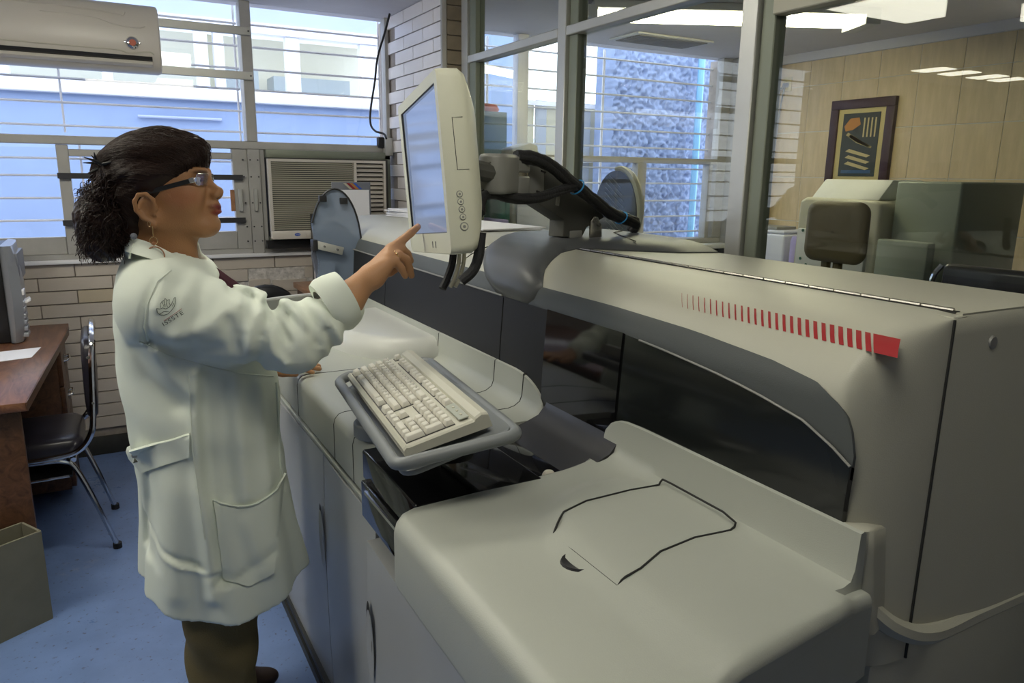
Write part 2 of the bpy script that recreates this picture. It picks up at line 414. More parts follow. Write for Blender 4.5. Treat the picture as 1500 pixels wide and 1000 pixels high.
# pillar between room and lab: brick cheek facing the room, brown end
pil = thing('wall_right', 'brick clad pillar with glazed bricks coloured paler for window light at the end of the glass partition', 'wall', (1.55, 3.53, 0), kind='structure'); del pil['category']
obj('masonry', MB().box(1.566, 3.546, 0, 1.72, WY+.02, CZ), 'mortar', pil)
for i in range(27):
    z = CZ-bh*(i+1); off = (i % 2)*bl*.42; y = WY-off
    if z < .5: break
    while y > 3.55:
        l = min(bl*.84, y-3.545)
        if l > .03: put('brick', brick_mesh(l, bh, 0, 'brick_window_lit', 'y'), pil, (1.552, y-l, z))
        y -= bl*.84
    put('brick', brick_mesh(.13, bh, 0, 'pillar_brown', 'x'), pil, (1.57, 3.53, z))
obj('corner_trim', MB().box(1.545, 3.528, .5, 1.57, 3.55, CZ), 'frame_paint', pil, bevel=.003)

# glass partition
pt = thing('wall_partition', 'glazed aluminium partition between the room and the lab behind', 'wall', (PX, 2, 0), kind='structure'); del pt['category']
def pf(name, y0, z0, y1, z1, m='alu', x0=PX-.03, x1=PX+.03): return obj(name, MB().box(x0, y0, z0, x1, y1, z1), m, pt, bevel=.003, seg=1)
pf('post', 3.40, .0, 3.47, CZ); pf('post', 3.33, 0, 3.395, CZ, 'alu_green', PX-.02)
pf('post', 2.53, 0, 2.59, CZ); pf('post', 2.47, 0, 2.528, CZ, 'alu_green', PX-.015)
pf('post', 1.565, 0, 1.625, CZ); pf('post', 1.515, 0, 1.563, CZ, 'alu_green', PX-.015)
pf('post', .35, 0, .42, CZ)
pf('rail', 2.59, 2.02, 3.40, 2.055); pf('rail', 1.625, 2.02, 2.53, 2.055); pf('rail', .42, 1.925, 1.515, 1.965, 'lab_cream', PX-.03, PX+.02)
pf('rail', .42, 1.967, 1.515, 2.01)
pf('base_panel', .42, 0, 3.40, 1.0, 'lab_grey_green', PX-.01, PX+.02)
for (a, b, z0, z1) in ((2.59, 3.33, 1.0, 2.02), (2.59, 3.33, 2.055, CZ), (1.625, 2.47, 1.0, 2.02), (1.625, 2.47, 2.055, CZ), (.42, 1.515, 1.0, 1.925), (.42, 1.515, 2.01, CZ)):
    obj('pane', MB().box(PX+.002, a, z0, PX+.006, b, z1), 'glass_partition', pt)
obj('wall_near_right', MB().box(PX-.05, -2.2, 0, PX+.05, .35, CZ), 'wall_paint', origin=(PX, -1, 0))['kind'] = 'structure'

# lab: tiled wall, window, column
tw = thing('wall_lab', 'beige stone tiled lab wall', 'wall', (4.5, 3, 0), kind='structure'); del tw['category']
obj('backing', MB().box(4.5035, -2.2, 0, 4.62, 4.6, CZ), 'grout', tw)
tme = {}
zt = [2.37, 2.145, 1.83, 1.513, 1.197, .88]
yt = [4.35-.272*k for k in range(14)]
for i in range(5):
    for k in range(13):
        key = i == 0
        h = zt[i]-zt[i+1]
        if key not in tme:
            o = obj('tile', MB().box(0, 0, 0, .012, .268, h-.004), 'tile_wall', bevel=.001, seg=1); C.objects.unlink(o); tme[key] = o.data
        put('tile', tme[key], tw, (4.5, yt[k+1], zt[i+1]))
obj('lower_face', MB().box(4.4995, .8, 0, 4.503, 4.35, .878), 'tile_wall', tw)
obj('trim_2', MB().box(4.47, .8, 2.31, 4.505, 4.35, CZ), 'ceiling', origin=(4.49, 2, 2.31), bevel=.003)['kind'] = 'structure'
obj('trim_3', MB().box(4.27, 4.10, 0, 4.50, 4.35, CZ), 'column_grey', origin=(4.4, 4.2, 0), bevel=.01)['kind'] = 'structure'
lw_ = thing('window_2', 'lab window with a transom looking onto a rough blue wall', 'window', (3, WY, 1.0), kind='structure'); del lw_['category']
def lf(name, x0, z0, x1, z1, m='frame_paint', y0=WY-.02): return obj(name, MB().box(x0, y0, z0, x1, WY+.05, z1), m, lw_, bevel=.003, seg=1)
lf('bottom_rail', 1.72, 1.0, 4.27, 1.04); lf('transom', 1.72, 1.595, 4.18, 1.635); lf('stile', 4.18, 1.04, 4.27, CZ); lf('mullion', 2.42, 1.04, 2.50, CZ, 'bar_white')
lf('stile', 1.72, 1.04, 1.78, CZ); lf('mullion', 3.42, 1.04, 3.50, 1.595); lf('stile', 4.10, 1.04, 4.14, 1.595)
obj('sill', MB().box(1.72, WY-.12, .965, 4.35, WY+.05, 1.0), 'lab_white', lw_, bevel=.005)
for (a, b, z0, z1) in ((1.78, 2.42, 1.04, 1.595), (2.5, 3.42, 1.04, 1.595), (3.5, 4.1, 1.04, 1.595), (1.78, 2.42, 1.635, CZ), (2.5, 4.18, 1.635, CZ)):
    obj('pane', MB().box(a, WY+.012, z0, b, WY+.016, z1), 'glass', lw_)
g2 = thing('lab_window_grille', 'white steel security bars outside the lab window', 'grille', (3, 4.5, 1.0))
for z in (1.08, 1.20, 1.32, 1.45, 1.56, 1.71, 1.83, 1.95, 2.07, 2.19, 2.31): hbar(1.75, 4.28, z, 4.52, g2, .007)
for x in (2.3, 3.23): obj('upright', MB().tube([(x, 4.53, 1.05), (x, 4.53, 2.37)], .010, 6), 'bar_white', g2)
con = obj('conduit', MB().tube([(4.46, 4.06, .9), (4.46, 4.06, 2.3)], .016, 8), 'column_grey', origin=(4.46, 4.06, .9)); tag(con, 'thin grey conduit running down the lab wall beside the column', 'pipe')

# ================================================================== OUTSIDE
def st(name, mb, m, label, cat, origin=(0, 0, 0), **k): return tag(obj(name, mb, m, origin=origin, **k), label, cat)
bl_ = thing('neighbour_building', 'blue painted building across the light well with white framed windows', 'building', (1, 7, 0))
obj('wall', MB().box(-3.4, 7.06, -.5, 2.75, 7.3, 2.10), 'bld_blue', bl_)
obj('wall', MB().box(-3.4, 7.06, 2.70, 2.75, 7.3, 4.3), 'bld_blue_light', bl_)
obj('ledge', MB().box(-3.4, 6.98, 2.08, 2.75, 7.3, 2.19), 'bld_white', bl_, bevel=.01)
obj('lintel', MB().box(-3.4, 7.02, 2.66, 2.75, 7.3, 2.75), 'bld_white', bl_, bevel=.005)
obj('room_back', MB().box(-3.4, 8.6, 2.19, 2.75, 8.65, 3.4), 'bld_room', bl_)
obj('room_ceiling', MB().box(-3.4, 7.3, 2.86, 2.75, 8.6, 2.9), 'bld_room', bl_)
obj('counter', MB().box(1.7, 8.2, 2.1, 2.5, 8.55, 2.46), 'bld_dark', bl_)
obj('counter', MB().box(1.2, 8.2, 2.1, 1.55, 8.55, 2.5), 'bld_dark', bl_)
for x0, x1 in ((-3.4, -3.3), (-.62, -.50), (.12, .20), (.83, .93), (.98, 1.06), (1.58, 1.70), (2.26, 2.42)):
    obj('window_post', MB().box(x0, 7.04, 2.19, x1, 7.14, 2.66), 'bld_white', bl_, bevel=.004, seg=1)
for x0, x1 in ((-3.3, -.62), (-.5, .12), (.2, .83), (1.06, 1.58), (1.7, 2.26)):
    obj('pane', MB().box(x0, 7.08, 2.19, x1, 7.09, 2.66), 'glass', bl_)
for x0, x1, y0 in ((1.25, 2.1, 7.6), (-2, -1.2, 7.7)): obj('ceiling_lamp', MB().box(x0, y0, 2.83, x1, y0+.6, 2.855), 'lamp_far', bl_)
obj('lamp_reflection', MB().tube([(.35, 7.03, 1.93), (1.0, 7.03, 1.93)], .012, 8), 'bld_blue_light', bl_, label='thin pale rod standing in for a lamp reflection in the window')  # pale rod imitates a lamp reflected in the window pane
st('light_well_ground', MB().box(-3.4, 4.58, -.55, 6.5, 7.3, -.5), 'column_grey', None, None)['kind'] = 'structure'
# lab side exterior
b2 = thing('rough_blue_wall', 'rough blue stuccoed wall outside the lab window', 'wall', (4.5, 5.5, 0))
rr = []
stn = rng.normal(size=(300, 150))
for _ in range(2): stn = (stn+np.roll(stn, 1, 0)+np.roll(stn, -1, 0)+np.roll(stn, 1, 1)+np.roll(stn, -1, 1))/5
stn = stn/stn.std()*.5+.8
nz, nx = 300, 150
for i in range(nz):
    rr.append([(4.02+1.5*j/(nx-1), 5.5-.022*stn[i, j], .0+3.4*i/(nz-1)) for j in range(nx)])
obj('stucco_face', MB().slab(rr, lambda p: Vector((p.x, 5.75, p.z))), 'stucco', b2, smooth=80)
st('drain_pipe', MB().tube([(4.90, 5.36, 0), (4.90, 5.36, 3.4)], .032, 12), 'pipe_blue', 'light blue drain pipe in front of the rough blue wall', 'pipe', (4.96, 5.36, 0))
b3 = thing('yard_fence', 'pale corrugated metal fence in the yard beyond the lab window', 'fence', (3.6, 5.9, 0))
for k in range(11):
    x = 3.25+k*.12; obj('fence_panel', MB().box(x, 5.9+(k % 2)*.02, 0, x+.11, 5.93+(k % 2)*.02, 2.15), 'fence_yellow' if k % 2 else 'fence_grey', b3, bevel=.004, seg=1)
for z in (1.62, 2.1): obj('fence_rail', MB().box(3.0, 5.84, z, 4.6, 5.88, z+.035), 'bar_white', b3)
for k in range(4): obj('fence_post', MB().tube([(2.98+k*.09, 5.8, 0), (2.98+k*.09, 5.8, 2.1)], .012, 6), 'bar_white', b3)
st('slate_column', MB().box(2.88, 5.6, 0, 3.12, 5.9, 2.9), 'bld_blue', 'blue painted column between the pale house and the yard fence', 'column', (3, 5.7, 0), bevel=.01)
b4 = thing('cream_house', 'cream coloured house front far beyond the lab window', 'building', (3, 8, 0))
obj('wall', MB().box(2.76, 8.3, 0, 8.5, 8.5, 1.9), 'fence_yellow', b4)
obj('window', MB().box(3.6, 8.26, .9, 4.1, 8.3, 1.6), 'bld_dark', b4)
obj('cornice', MB().box(2.76, 8.22, 1.85, 8.5, 8.5, 1.95), 'bld_white', b4)

# ================================================================== THE ANALYSER MACHINE
mc = thing('laboratory_analyser', 'long beige and charcoal automated laboratory analyser with red stripe motif', 'machine', (.9, 2, 0))
YF = 3.55; YE = .605
PROF = [(.90, .80), (.90, .90), (.905, 1.05), (.915, 1.19), (.928, 1.222), (.95, 1.246), (.982, 1.266), (1.03, 1.283), (1.09, 1.294), (1.16, 1.300)]
_s = [0]
for a, b in zip(PROF, PROF[1:]): _s.append(_s[-1]+math.hypot(b[0]-a[0], b[1]-a[1]))
def prof_s(s):
    if s > _s[-1]: return 1.16+(s-_s[-1]), 1.30
    return float(np.interp(s, _s, [p[0] for p in PROF])), float(np.interp(s, _s, [p[1] for p in PROF]))
def s_of_z(z): return float(np.interp(z, [p[1] for p in PROF], _s))
def prof_n(s, off):
    x0, z0 = prof_s(max(0, s-.004)); x1, z1 = prof_s(s+.004); tx, tz = x1-x0, z1-z0; l = math.hypot(tx, tz)
    x, z = prof_s(s); return x-tz/l*off, z+tx/l*off
def svals(s0, s1, n): return [s0+(s1-s0)*i/(n-1) for i in range(n)]
# body: front shell wrapping round the near corner

def yend(z): return .640-.070*max(0, 1.3-z)/.47
def xseam(z): return 1.123-.123*max(0, 1.3-z)/.47
rr = []
for s in svals(0, _s[-1], 30):
    x, z = prof_s(s); R0 = .045; ye = yend(z); xs = xseam(z); row = [(x, YF, z)]
    for y in np.linspace(YF-.1, ye+R0, 12): row.append((x, y, z))
    x1 = max(x+.001, xs); rx = x1-x
    for a in np.linspace(0, PI/2, 12)[1:]: row.append((x1-rx*math.cos(a)**1.0, ye+R0-R0*math.sin(a), z-.004*math.sin(a)*(s/_s[-1])**6))
    row.append((x1+.003, ye, z-.004*(s/_s[-1])**6)); rr.append(row)
obj('hood', MB().grid(rr), 'beige', mc, smooth=50)
top = MB(); top.slab([[(1.155, y, 1.2995) for y in (yend(1.3)+.004, 1.0, 1.73, 2.2, YF)], [(1.47, y, 1.2995) for y in (yend(1.3), 1.0, 1.73, 2.2, YF)]], lambda p: p-Vector((0, 0, .03)))
obj('top_cover', top, 'beige', mc, smooth=30)
sp = [[(xseam(z)+.006+(1.47-xseam(z)-.006)*t, yend(z)-.003, z) for t in (0, .01, .5, 1)] for z in (.80, .83, 1.0, 1.15, 1.27, 1.290, 1.2965)]
for r in (sp[-1],): sp[-1] = [(x, y+.006, z) for x, y, z in r]
obj('side_panel', MB().slab(sp, lambda p: p+Vector((0, .03, 0))), 'beige', mc, smooth=40)
obj('side_lower', MB().box(.93, .575, .10, 1.47, .62, .80), 'beige', mc, bevel=.004)
obj('side_moulding', MB().tube(smoothpath([(.92, .60, .90), (.97, .575, .855), (1.05, .565, .825), (1.2, .575, .81), (1.47, .575, .805)], 6), .016, 8), 'beige', mc)
obj('side_lock', MB().lathe((1.222, yend(1.252)-.004, 1.25), [(0, -.002), (.010, -.002), (.012, .004)], 16, axis='Y'), 'arm_grey', mc)
obj('carcass', MB().box(.915, YE+.06, .05, 1.47, YF, 1.0), 'door_plastic', mc)
obj('far_end', MB().box(.93, YF-.01, .1, 1.47, YF+.02, 1.29), 'beige', mc, bevel=.02)
# hinge strip
hg = MB(); y = .66
while y < 1.70:
    hg.tube([(1.158, y, 1.302), (1.158, min(y+.052, 1.72), 1.302)], .0035, 8); y += .055
obj('piano_hinge', hg, 'hinge', mc)
obj('hinge_gap', MB().box(1.153, .655, 1.298, 1.166, 1.73, 1.3008), 'seam', mc)
# patch on the profile: lower/upper bound (z or s) as function of Y
def patch(name, ys, lo, hi, off, m, n=8, thick=.006, parent=mc, sfun=None, **k):
    rows = []
    for y in ys:
        a, b = lo(y), hi(y); rows.append([(lambda q: (q[0], y, q[1]))(prof_n(s, off)) for s in svals(a, b, n)])
    mb = MB(); mb.slab(rows, lambda p: p+Vector((thick, 0, -thick*.5)))
    return obj(name, mb, m, parent, smooth=35, **k)
S = s_of_z
BT = [(.592, 1.04), (.594, 1.125), (.60, 1.15), (.615, 1.17), (.642, 1.187), (.711, 1.205), (.807, 1.216), (.99, 1.226), (1.25, 1.231), (4, 1.231)]     # band top (z) along Y
DT = [(.60, 1.10), (.634, 1.107), (.718, 1.142), (.82, 1.160), (.91, 1.170), (1.05, 1.181), (1.164, 1.187), (4, 1.187)]   # dark top
ysn = list(np.concatenate([np.linspace(.628, .76, 14), np.linspace(.80, 1.6, 16)]))
def bt(y): return lerp_tab([(.628, 1.115), (.634, 1.14), (.645, 1.165), (.665, 1.182), (.711, 1.203), (.807, 1.216), (.99, 1.226), (1.25, 1.231), (4, 1.231)], y)
def dtf(y): return lerp_tab([(.628, 1.100), (.66, 1.118), (.718, 1.142), (.82, 1.160), (.91, 1.170), (1.05, 1.181), (1.164, 1.187), (4, 1.187)], y)
patch('grey_band', ysn, lambda y: S(dtf(y)-.02), lambda y: S(bt(y)), .0015, 'grey_band', n=7)
patch('grey_band', list(np.linspace(1.70, 3.50, 12)), lambda y: S(1.165), lambda y: S(1.231), .0015, 'grey_band', n=7)
patch('window_cover', [y for y in ysn if y < 1.15]+[1.168], lambda y: S(.99), lambda y: S(dtf(y)), .005, 'smoked', n=12, thick=.01, label='dark smoked window under the red stripes')
patch('glossy_door', list(np.linspace(1.170, 1.462, 6)), lambda y: S(.935), lambda y: S(1.189), .009, 'gloss_black', n=12, thick=.014, label='glossy black door')
patch('dark_panel', list(np.linspace(1.468, 1.685, 5)), lambda y: S(.95), lambda y: S(1.187), .005, 'dark_panel', n=10, thick=.01)
patch('dark_panel', list(np.linspace(1.690, 2.60, 8)), lambda y: S(.95), lambda y: S(1.187), .005, 'dark_panel', n=10, thick=.01)
patch('dark_panel', list(np.linspace(2.605, 3.50, 8)), lambda y: S(.86), lambda y: S(1.187), .005, 'dark_panel', n=10, thick=.01)
obj('bright_edge', MB().tube([(.906, 1.690, 1.190), (.906, 3.4, 1.190)], .0025, 6), 'arm_grey', mc)
obj('bright_edge', MB().tube([(prof_n(S(dtf(y)), .006)[0], y, prof_n(S(dtf(y)), .006)[1]) for y in ysn if y < 1.165], .002, 6), 'arm_grey', mc)
obj('seam', MB().tube([(prof_n(s, .001)[0], 2.02, prof_n(s, .001)[1]) for s in svals(S(1.231), _s[-1], 10)], .0015, 5), 'seam', mc)
# red stripe motif, printed as thin decals
for k in range(27):
    f_ = k/26; yy = 1.064-(1.064-.668)*f_; wd = .0010+.0085*f_; ln = .047-.015*f_
    rows = []
    for t in np.linspace(0, 1, 6):
        q = prof_n(S(1.2550)+(S(1.2735)-S(1.2550))*t, .0009); rows.append([(q[0], yy+ln*t, q[1]), (q[0], yy+ln*t-wd, q[1])])
    obj('red_stripe', MB().grid(rows), 'red', mc)
rows = []
for t in np.linspace(0, 1, 6):
    q = prof_n(S(1.2550)+(S(1.2735)-S(1.2550))*t, .0009); rows.append([(q[0], .655+.031*t, q[1]), (q[0], .618+.024*t, q[1])])
obj('red_block', MB().grid(rows), 'red', mc)
rows = []
plan = smoothpath([(.900, .64, 0), (.899, .612, 0), (.904, .598, 0), (.920, .590, 0), (.95, .588, 0), (1.0, .592, 0)], 5)
for i, p in enumerate(plan):
    t = i/(len(plan)-1); zt = 1.0145-.02*max(0, (t-.5)/.5)**2; ins = .0 if t < .6 else .02*((t-.6)/.4)
    rows.append([(p.x, p.y+ins-.02*(1.0-z)/.14, z) for z in (.86, .93, .98, zt-.002)]+[(p.x+.005, p.y+.006+ins, zt)])
obj('corner_skirt', MB().slab(rows, lambda p: Vector((p.x+.02, p.y+.04, p.z-.004))), 'beige', mc, smooth=60)
obj('corner_seam', MB().tube([(xseam(z)+.0045, yend(z)-.001, z) for z in (.80, 1.0, 1.2, 1.293)], .0024, 6), 'seam', mc)


# pod carrying the monitor arm
YR = [(S(1.185), 1.568), (S(1.191), 1.548), (S(1.233), 1.535), (S(1.266), 1.60), (S(1.294), 1.695), (S(1.30), 1.72), (_s[-1]+.04, 1.70), (_s[-1]+.10, 1.62), (_s[-1]+.2, 1.52), (_s[-1]+.305, 1.49)]
YL_ = [(S(1.185), 1.715), (S(1.192), 1.742), (S(1.21), 1.80), (S(1.235), 1.86), (S(1.27), 1.97), (S(1.295), 2.08), (_s[-1], 2.12), (_s[-1]+.305, 2.2)]
rows = []
ss = svals(S(1.1845), _s[-1]+.305, 34)
for i, s in enumerate(ss):
    a, b = lerp_tab(YR, s), lerp_tab(YL_, s); row = []
    endf = min(1, (i/3))**.5 if i < 3 else 1
    for t in np.linspace(0, 1, 22):
        q = prof_n(s, .003+.026*endf*(1-abs(2*t-1)**5)); row.append((q[0], a+(b-a)*t, q[1]))
    rows.append(row)
obj('monitor_pod', MB().slab(rows, lambda p: Vector((max(p.x+.01, .93), p.y, p.z-.02))), 'pod_grey', mc, smooth=50)
obj('pod_seam', MB().tube([(1.30, 1.64, 1.324), (1.33, 1.75, 1.331), (1.38, 1.85, 1.331), (1.45, 1.9, 1.331)], .0016, 5), 'seam', mc)

# decks
def deck_profile(y, xf, lip, z0=.80, zt=.93, xr=.878, bump=None):
    pts = [(xf+.012, z0), (xf, z0+.012), (xf, zt-.028), (xf+.004, zt-.014), (xf+.013, zt-.004), (xf+.028, zt)]
    for i in range(1, 15):
        x = xf+.028+(xr-.03-xf-.028)*i/14; z = zt
        if bump: z += bump(x, y)
        pts.append((x, z))
    zb = bump(xr, y) if bump else 0
    if lip > .001:
        f = min(1, lip/.03)
        pts += [(xr-.012*f, zt+zb*.5+.004*f), (xr+.004, zt+.014*f), (xr+.010, zt+.03*f), (xr+.014, zt+lip), (xr+.020, zt+lip+.002*f), (xr+.026, zt+lip*.98)]
    else: pts += [(xr-.012, zt), (xr, zt), (xr+.008, zt), (xr+.012, zt), (xr+.018, zt), (xr+.024, zt-.001)]
    return [(x, y, z) for x, z in pts]
def deck(name, ys, xf, lip, m='deck_plastic', bump=None, z0=.80, label=None, warp=None):
    rows = [deck_profile(y, xf(y), lip(y), z0, bump=bump) for y in ys]
    if warp: rows = [[warp(*p) for p in r] for r in rows]
    mb = MB(); mb.grid(rows)
    for r in (rows[0], rows[-1]):
        n = len(mb.v); mb.v += [tuple(p) for p in r]+[(.905, r[-1][1], z0)]; mb.f.append(tuple(range(n, n+len(r)+1))); mb.mi.append(0)
    return obj(name, mb, m, mc, smooth=38, label=label)
lipL = lambda y: .085 if y > 1.60 else .085*math.sqrt(max(0, 1-((1.60-y)/.16)**2)) if y > 1.44 else 0
GAP = .0022
for a, b in ((1.440, 1.545), (1.545, 1.700), (1.700, 2.08), (2.08, 3.00)):
    ys = np.linspace(a+GAP, b-GAP, max(4, int((b-a)/.02)))
    if a == 1.44: ys = np.concatenate([1.4405+.1*(1-np.cos(np.linspace(0, PI/2, 8))), [1.5428]])
    deck('deck_panel', ys, lambda y: .45+.02*max(0, (y-2.7)/.3)**2, lipL)
for y in (1.545, 1.700, 2.08): obj('panel_seam', MB().tube([(x+.001, y_, z-.0012) for x, y_, z in deck_profile(y, .45, .085)], .0021, 5), 'seam', mc)
# near deck with raised hood area and lid
def bump_near(x, y):
    def sm(t): t = max(0, min(1, t)); return t*t*(3-2*t)
    r = math.hypot((x-.76), (y-.87))
    a = sm((x-.575)/.03)*(1 if y < .87 else 0); b = sm((.185-r)/.03)*(1 if y >= .87 else 0)
    return .014*max(a, b)*(1-.25*sm((x-.6)/.25))
lipR = lambda y: lerp_tab([(.5, 0), (.578, 0), (.586, .085), (1.03, .085), (1.07, .082), (1.095, .068), (1.11, .048), (1.118, .02), (1.12, 0), (2, 0)], y)
def xfN(y):
    if y < .60: return .385+.20*(1-math.sqrt(max(0, 1-((.60-y)/.10)**2)))
    if y > 1.09: return .385+.022*(1-math.sqrt(max(0, 1-((y-1.09)/.03)**2)))
    return .385
ysN = np.concatenate([.502+.098*(1-np.cos(np.linspace(0, PI/2, 12)))[0:], np.linspace(.62, 1.09, 34), [1.10, 1.11, 1.117, 1.12]])
def warpN(x, y, z):
    t = max(0, min(1, (y-.93)/.19)); t = t*t*(3-2*t); f = lerp_tab([(.385, 0), (.62, .014), (.74, .024), (.80, .034), (.85, .055), (.885, .085), (1, .09)], x)
    e = max(0, 1-(y-.502)/.09); g_ = lerp_tab([(.385, .02), (.6, .025), (.84, .055), (.87, .065), (1, .065)], x)
    ry = max(0, 1-(y-.502)/.035); z = z-(.018*(1-math.sqrt(max(0, 1-ry*ry))) if x < .885 or y < .58 else 0)
    return (x, y+t*f+e*g_, z)
ysN = np.concatenate([ysN[:-4], [1.095, 1.10, 1.105, 1.11, 1.114, 1.117, 1.1195, 1.12]])
deck('near_deck', ysN, xfN, lambda y: min(lipR(y), .085), bump=bump_near, z0=.80, warp=warpN)
# lid in the near deck: outline groove
lid = [(.872, .985), (.856, .985), (.80, .990), (.70, .985), (.64, .965), (.589, .918), (.589, .745), (.64, .758), (.70, .785), (.78, .797), (.85, .790), (.868, .797), (.872, .83)]
def zdeck(x, y): return .93+bump_near(x, y)+(.004+max(0, (x-.866))*1.0 if x > .866 else 0)
lp = [(x, y, zdeck(x, y)+.0006) for x, y in lid]; dense = []
for a, b in zip(lp, lp[1:]+lp[:1]):
    for k in range(6):
        t = k/6; x = a[0]+(b[0]-a[0])*t; y = a[1]+(b[1]-a[1])*t; dense.append((x, y, zdeck(x, y)+.0004))
dense.append(dense[0])
obj('lid_gap', MB().tube(dense, .0019, 6), 'seam', mc)
obj('lid_finger_notch', MB().lathe((.583, .835, .9315), [(0, -.001), (.022, 0), (.026, .002), (.028, -.002)], 20), 'fillet_grey', mc)
# glossy black box between decks, dark fillet behind
bb = MB(); bb.box(.437, 1.128, .865, .70, 1.436, .931)
obj('black_tray_cover', bb, 'gloss_black', mc, bevel=.006, seg=3, label='glossy black cover between the two decks')
obj('black_front', MB().box(.432, 1.13, .78, .46, 1.434, .863), 'gloss_black', mc, bevel=.004)
obj('silver_slot', MB().box(.428, 1.20, .845, .433, 1.40, .852), 'chrome', mc)
obj('glass_floor', MB().box(.703, 1.128, .90, .77, 1.437, .916), 'gloss_black', mc, bevel=.002)
rows = []
for y in np.linspace(1.15, 1.437, 6): rows.append([(.77, y, .905), (.80, y, .918), (.84, y, .93), (.872, y, .942), (.892, y, .965), (.897, y, .985)])
obj('dark_fillet', MB().slab(rows, lambda p: p+Vector((.01, 0, -.02))), 'fillet_grey', mc, smooth=60)
obj('pale_blob', MB().lathe((.735, 1.165, .917), [(0, .010), (.009, .008), (.013, .003), (.014, 0)], 14), 'kb_keyleg', mc, label='small pale blob')  # small pale blob between the decks, not a known part
# grey recess below the black cover
rows = []
for t in np.linspace(0, 1, 8):
    rows.append([(.455+.0*t, 1.425-.02*t, .815-.13*t), (.50-.03*t, 1.36, .80-.12*t), (.52-.04*t, 1.29, .79-.11*t), (.50, 1.20, .78-.10*t)])
obj('grey_recess', MB().slab(rows, lambda p: p+Vector((.02, 0, -.01))), 'tray_grey', mc, smooth=60)
obj('grey_recess', MB().box(.462, 1.13, .66, .60, 1.43, .70), 'tray_grey', mc, bevel=.02, seg=3)
# fascia rail and doors
obj('fascia_rail', MB().box(.4485, 1.43, .786, .475, 3.0, .799), 'deck_plastic', mc, bevel=.003)
obj('fascia_rail', MB().box(.398, .62, .778, .44, 1.13, .80), 'deck_plastic', mc, bevel=.006)
def door(y0, y1, x, z1=.782, z0=.06):
    rows = []
    for z in np.linspace(z0, z1, 8): rows.append([(x-.006*math.sin(PI*(y-y0)/(y1-y0))-.006*math.sin(PI*(z-z0)/(z1-z0)), y, z) for y in np.linspace(y0, y1, 7)])
    return obj('door', MB().slab(rows, lambda p: Vector((x+.03, p.y, p.z))), 'door_plastic', mc, smooth=35)
d1 = door(1.824, 2.95, .452); d2 = door(1.402, 1.818, .452, .782); d3 = door(.64, 1.396, .430, .74)
for d, y, x, z, k in ((d1, 1.845, .443, .55, 1), (d3, 1.37, .420, .53, 1)):
    obj('handle_recess', MB().lathe((x+.0035, y, z), [(0, 0), (.5, .0), (1, -.003), (1.12, 0)], 20, axis='X') if False else MB().add([(x-.0005, y+.018*math.cos(a), z+.085*math.sin(a)) for a in np.linspace(0, 2*PI, 24, endpoint=False)], [tuple(range(24))]), 'seam', d)
    obj('handle', MB().add([(x-.004-.003*math.sin(a+1), y-.016+.016*math.cos(a), z-.01+.085*math.sin(a)) for a in np.linspace(0, 2*PI, 24, endpoint=False)]+[(x, y-.016, z-.01)], [(i, (i+1) % 24, 24) for i in range(24)]), 'door_plastic', d)
obj('carcass_front', MB().box(.475, .65, .05, .93, 2.95, .80), 'door_plastic', mc)
# curved base skirt
for k, (dx, z0, z1) in enumerate(((0, 0, .03), (.008, .032, .055), (.0, .057, .075))):
    pts = [(.425, .66), (.432, 1.4), (.438, 2.0), (.436, 2.6), (.45, 2.95), (.60, 3.02), (.60, 2.9), (.55, .66)]
    obj('base_strip', MB().prism([(x+dx, y) for x, y in pts], 'Z', z0, z1), ['baseboard', 'pod_grey', 'baseboard'][k], mc)
# dome cover on the far deck
rows = []
for a in np.linspace(0, PI/2, 10):
    rr_ = .29*(1-.18*(1-math.cos(a))**2*0)
    rr_ = .245+.045*math.cos(a); z = .93+.068*math.sin(a)
    rows.append([(min(.90, .905-rr_*math.sin(t)*.92), 2.40+rr_*1.15*math.cos(t), z) for t in np.linspace(0, PI, 40)])
rows.append([(.90, 2.40+.235*math.cos(t), .9985) for t in np.linspace(0, PI, 40)])
obj('dome_cover', MB().grid(rows), 'frosted', mc, smooth=60, label='rounded frosted dome cover')
# open sample bay rim at the far end
pts = smoothpath([(.55, 2.98, .0), (.53, 3.15, 0), (.545, 3.28, 0), (.60, 3.37, 0), (.73, 3.43, 0), (.88, 3.47, 0)], 6)
rows = [[(p.x, p.y, z) for p in pts] for z in (.80, .925, .935)]
obj('bay_wall', MB().slab(rows, lambda p: Vector((p.x+.012 if p.y < 3.3 else p.x+.008, p.y-(.012 if p.y > 3.25 else 0), p.z))), 'deck_plastic', mc, smooth=50)
obj('bay_rim', MB().tube([(p.x, p.y, .937) for p in pts], .009, 8), 'white_plastic', mc)
obj('bay_floor', MB().box(.56, 2.99, .80, .90, 3.36, .81), 'door_plastic', mc)
obj('bay_latch', MB().box(.665, 3.355, .885, .70, 3.365, .925), 'black_plastic', mc, label='black latch plate')
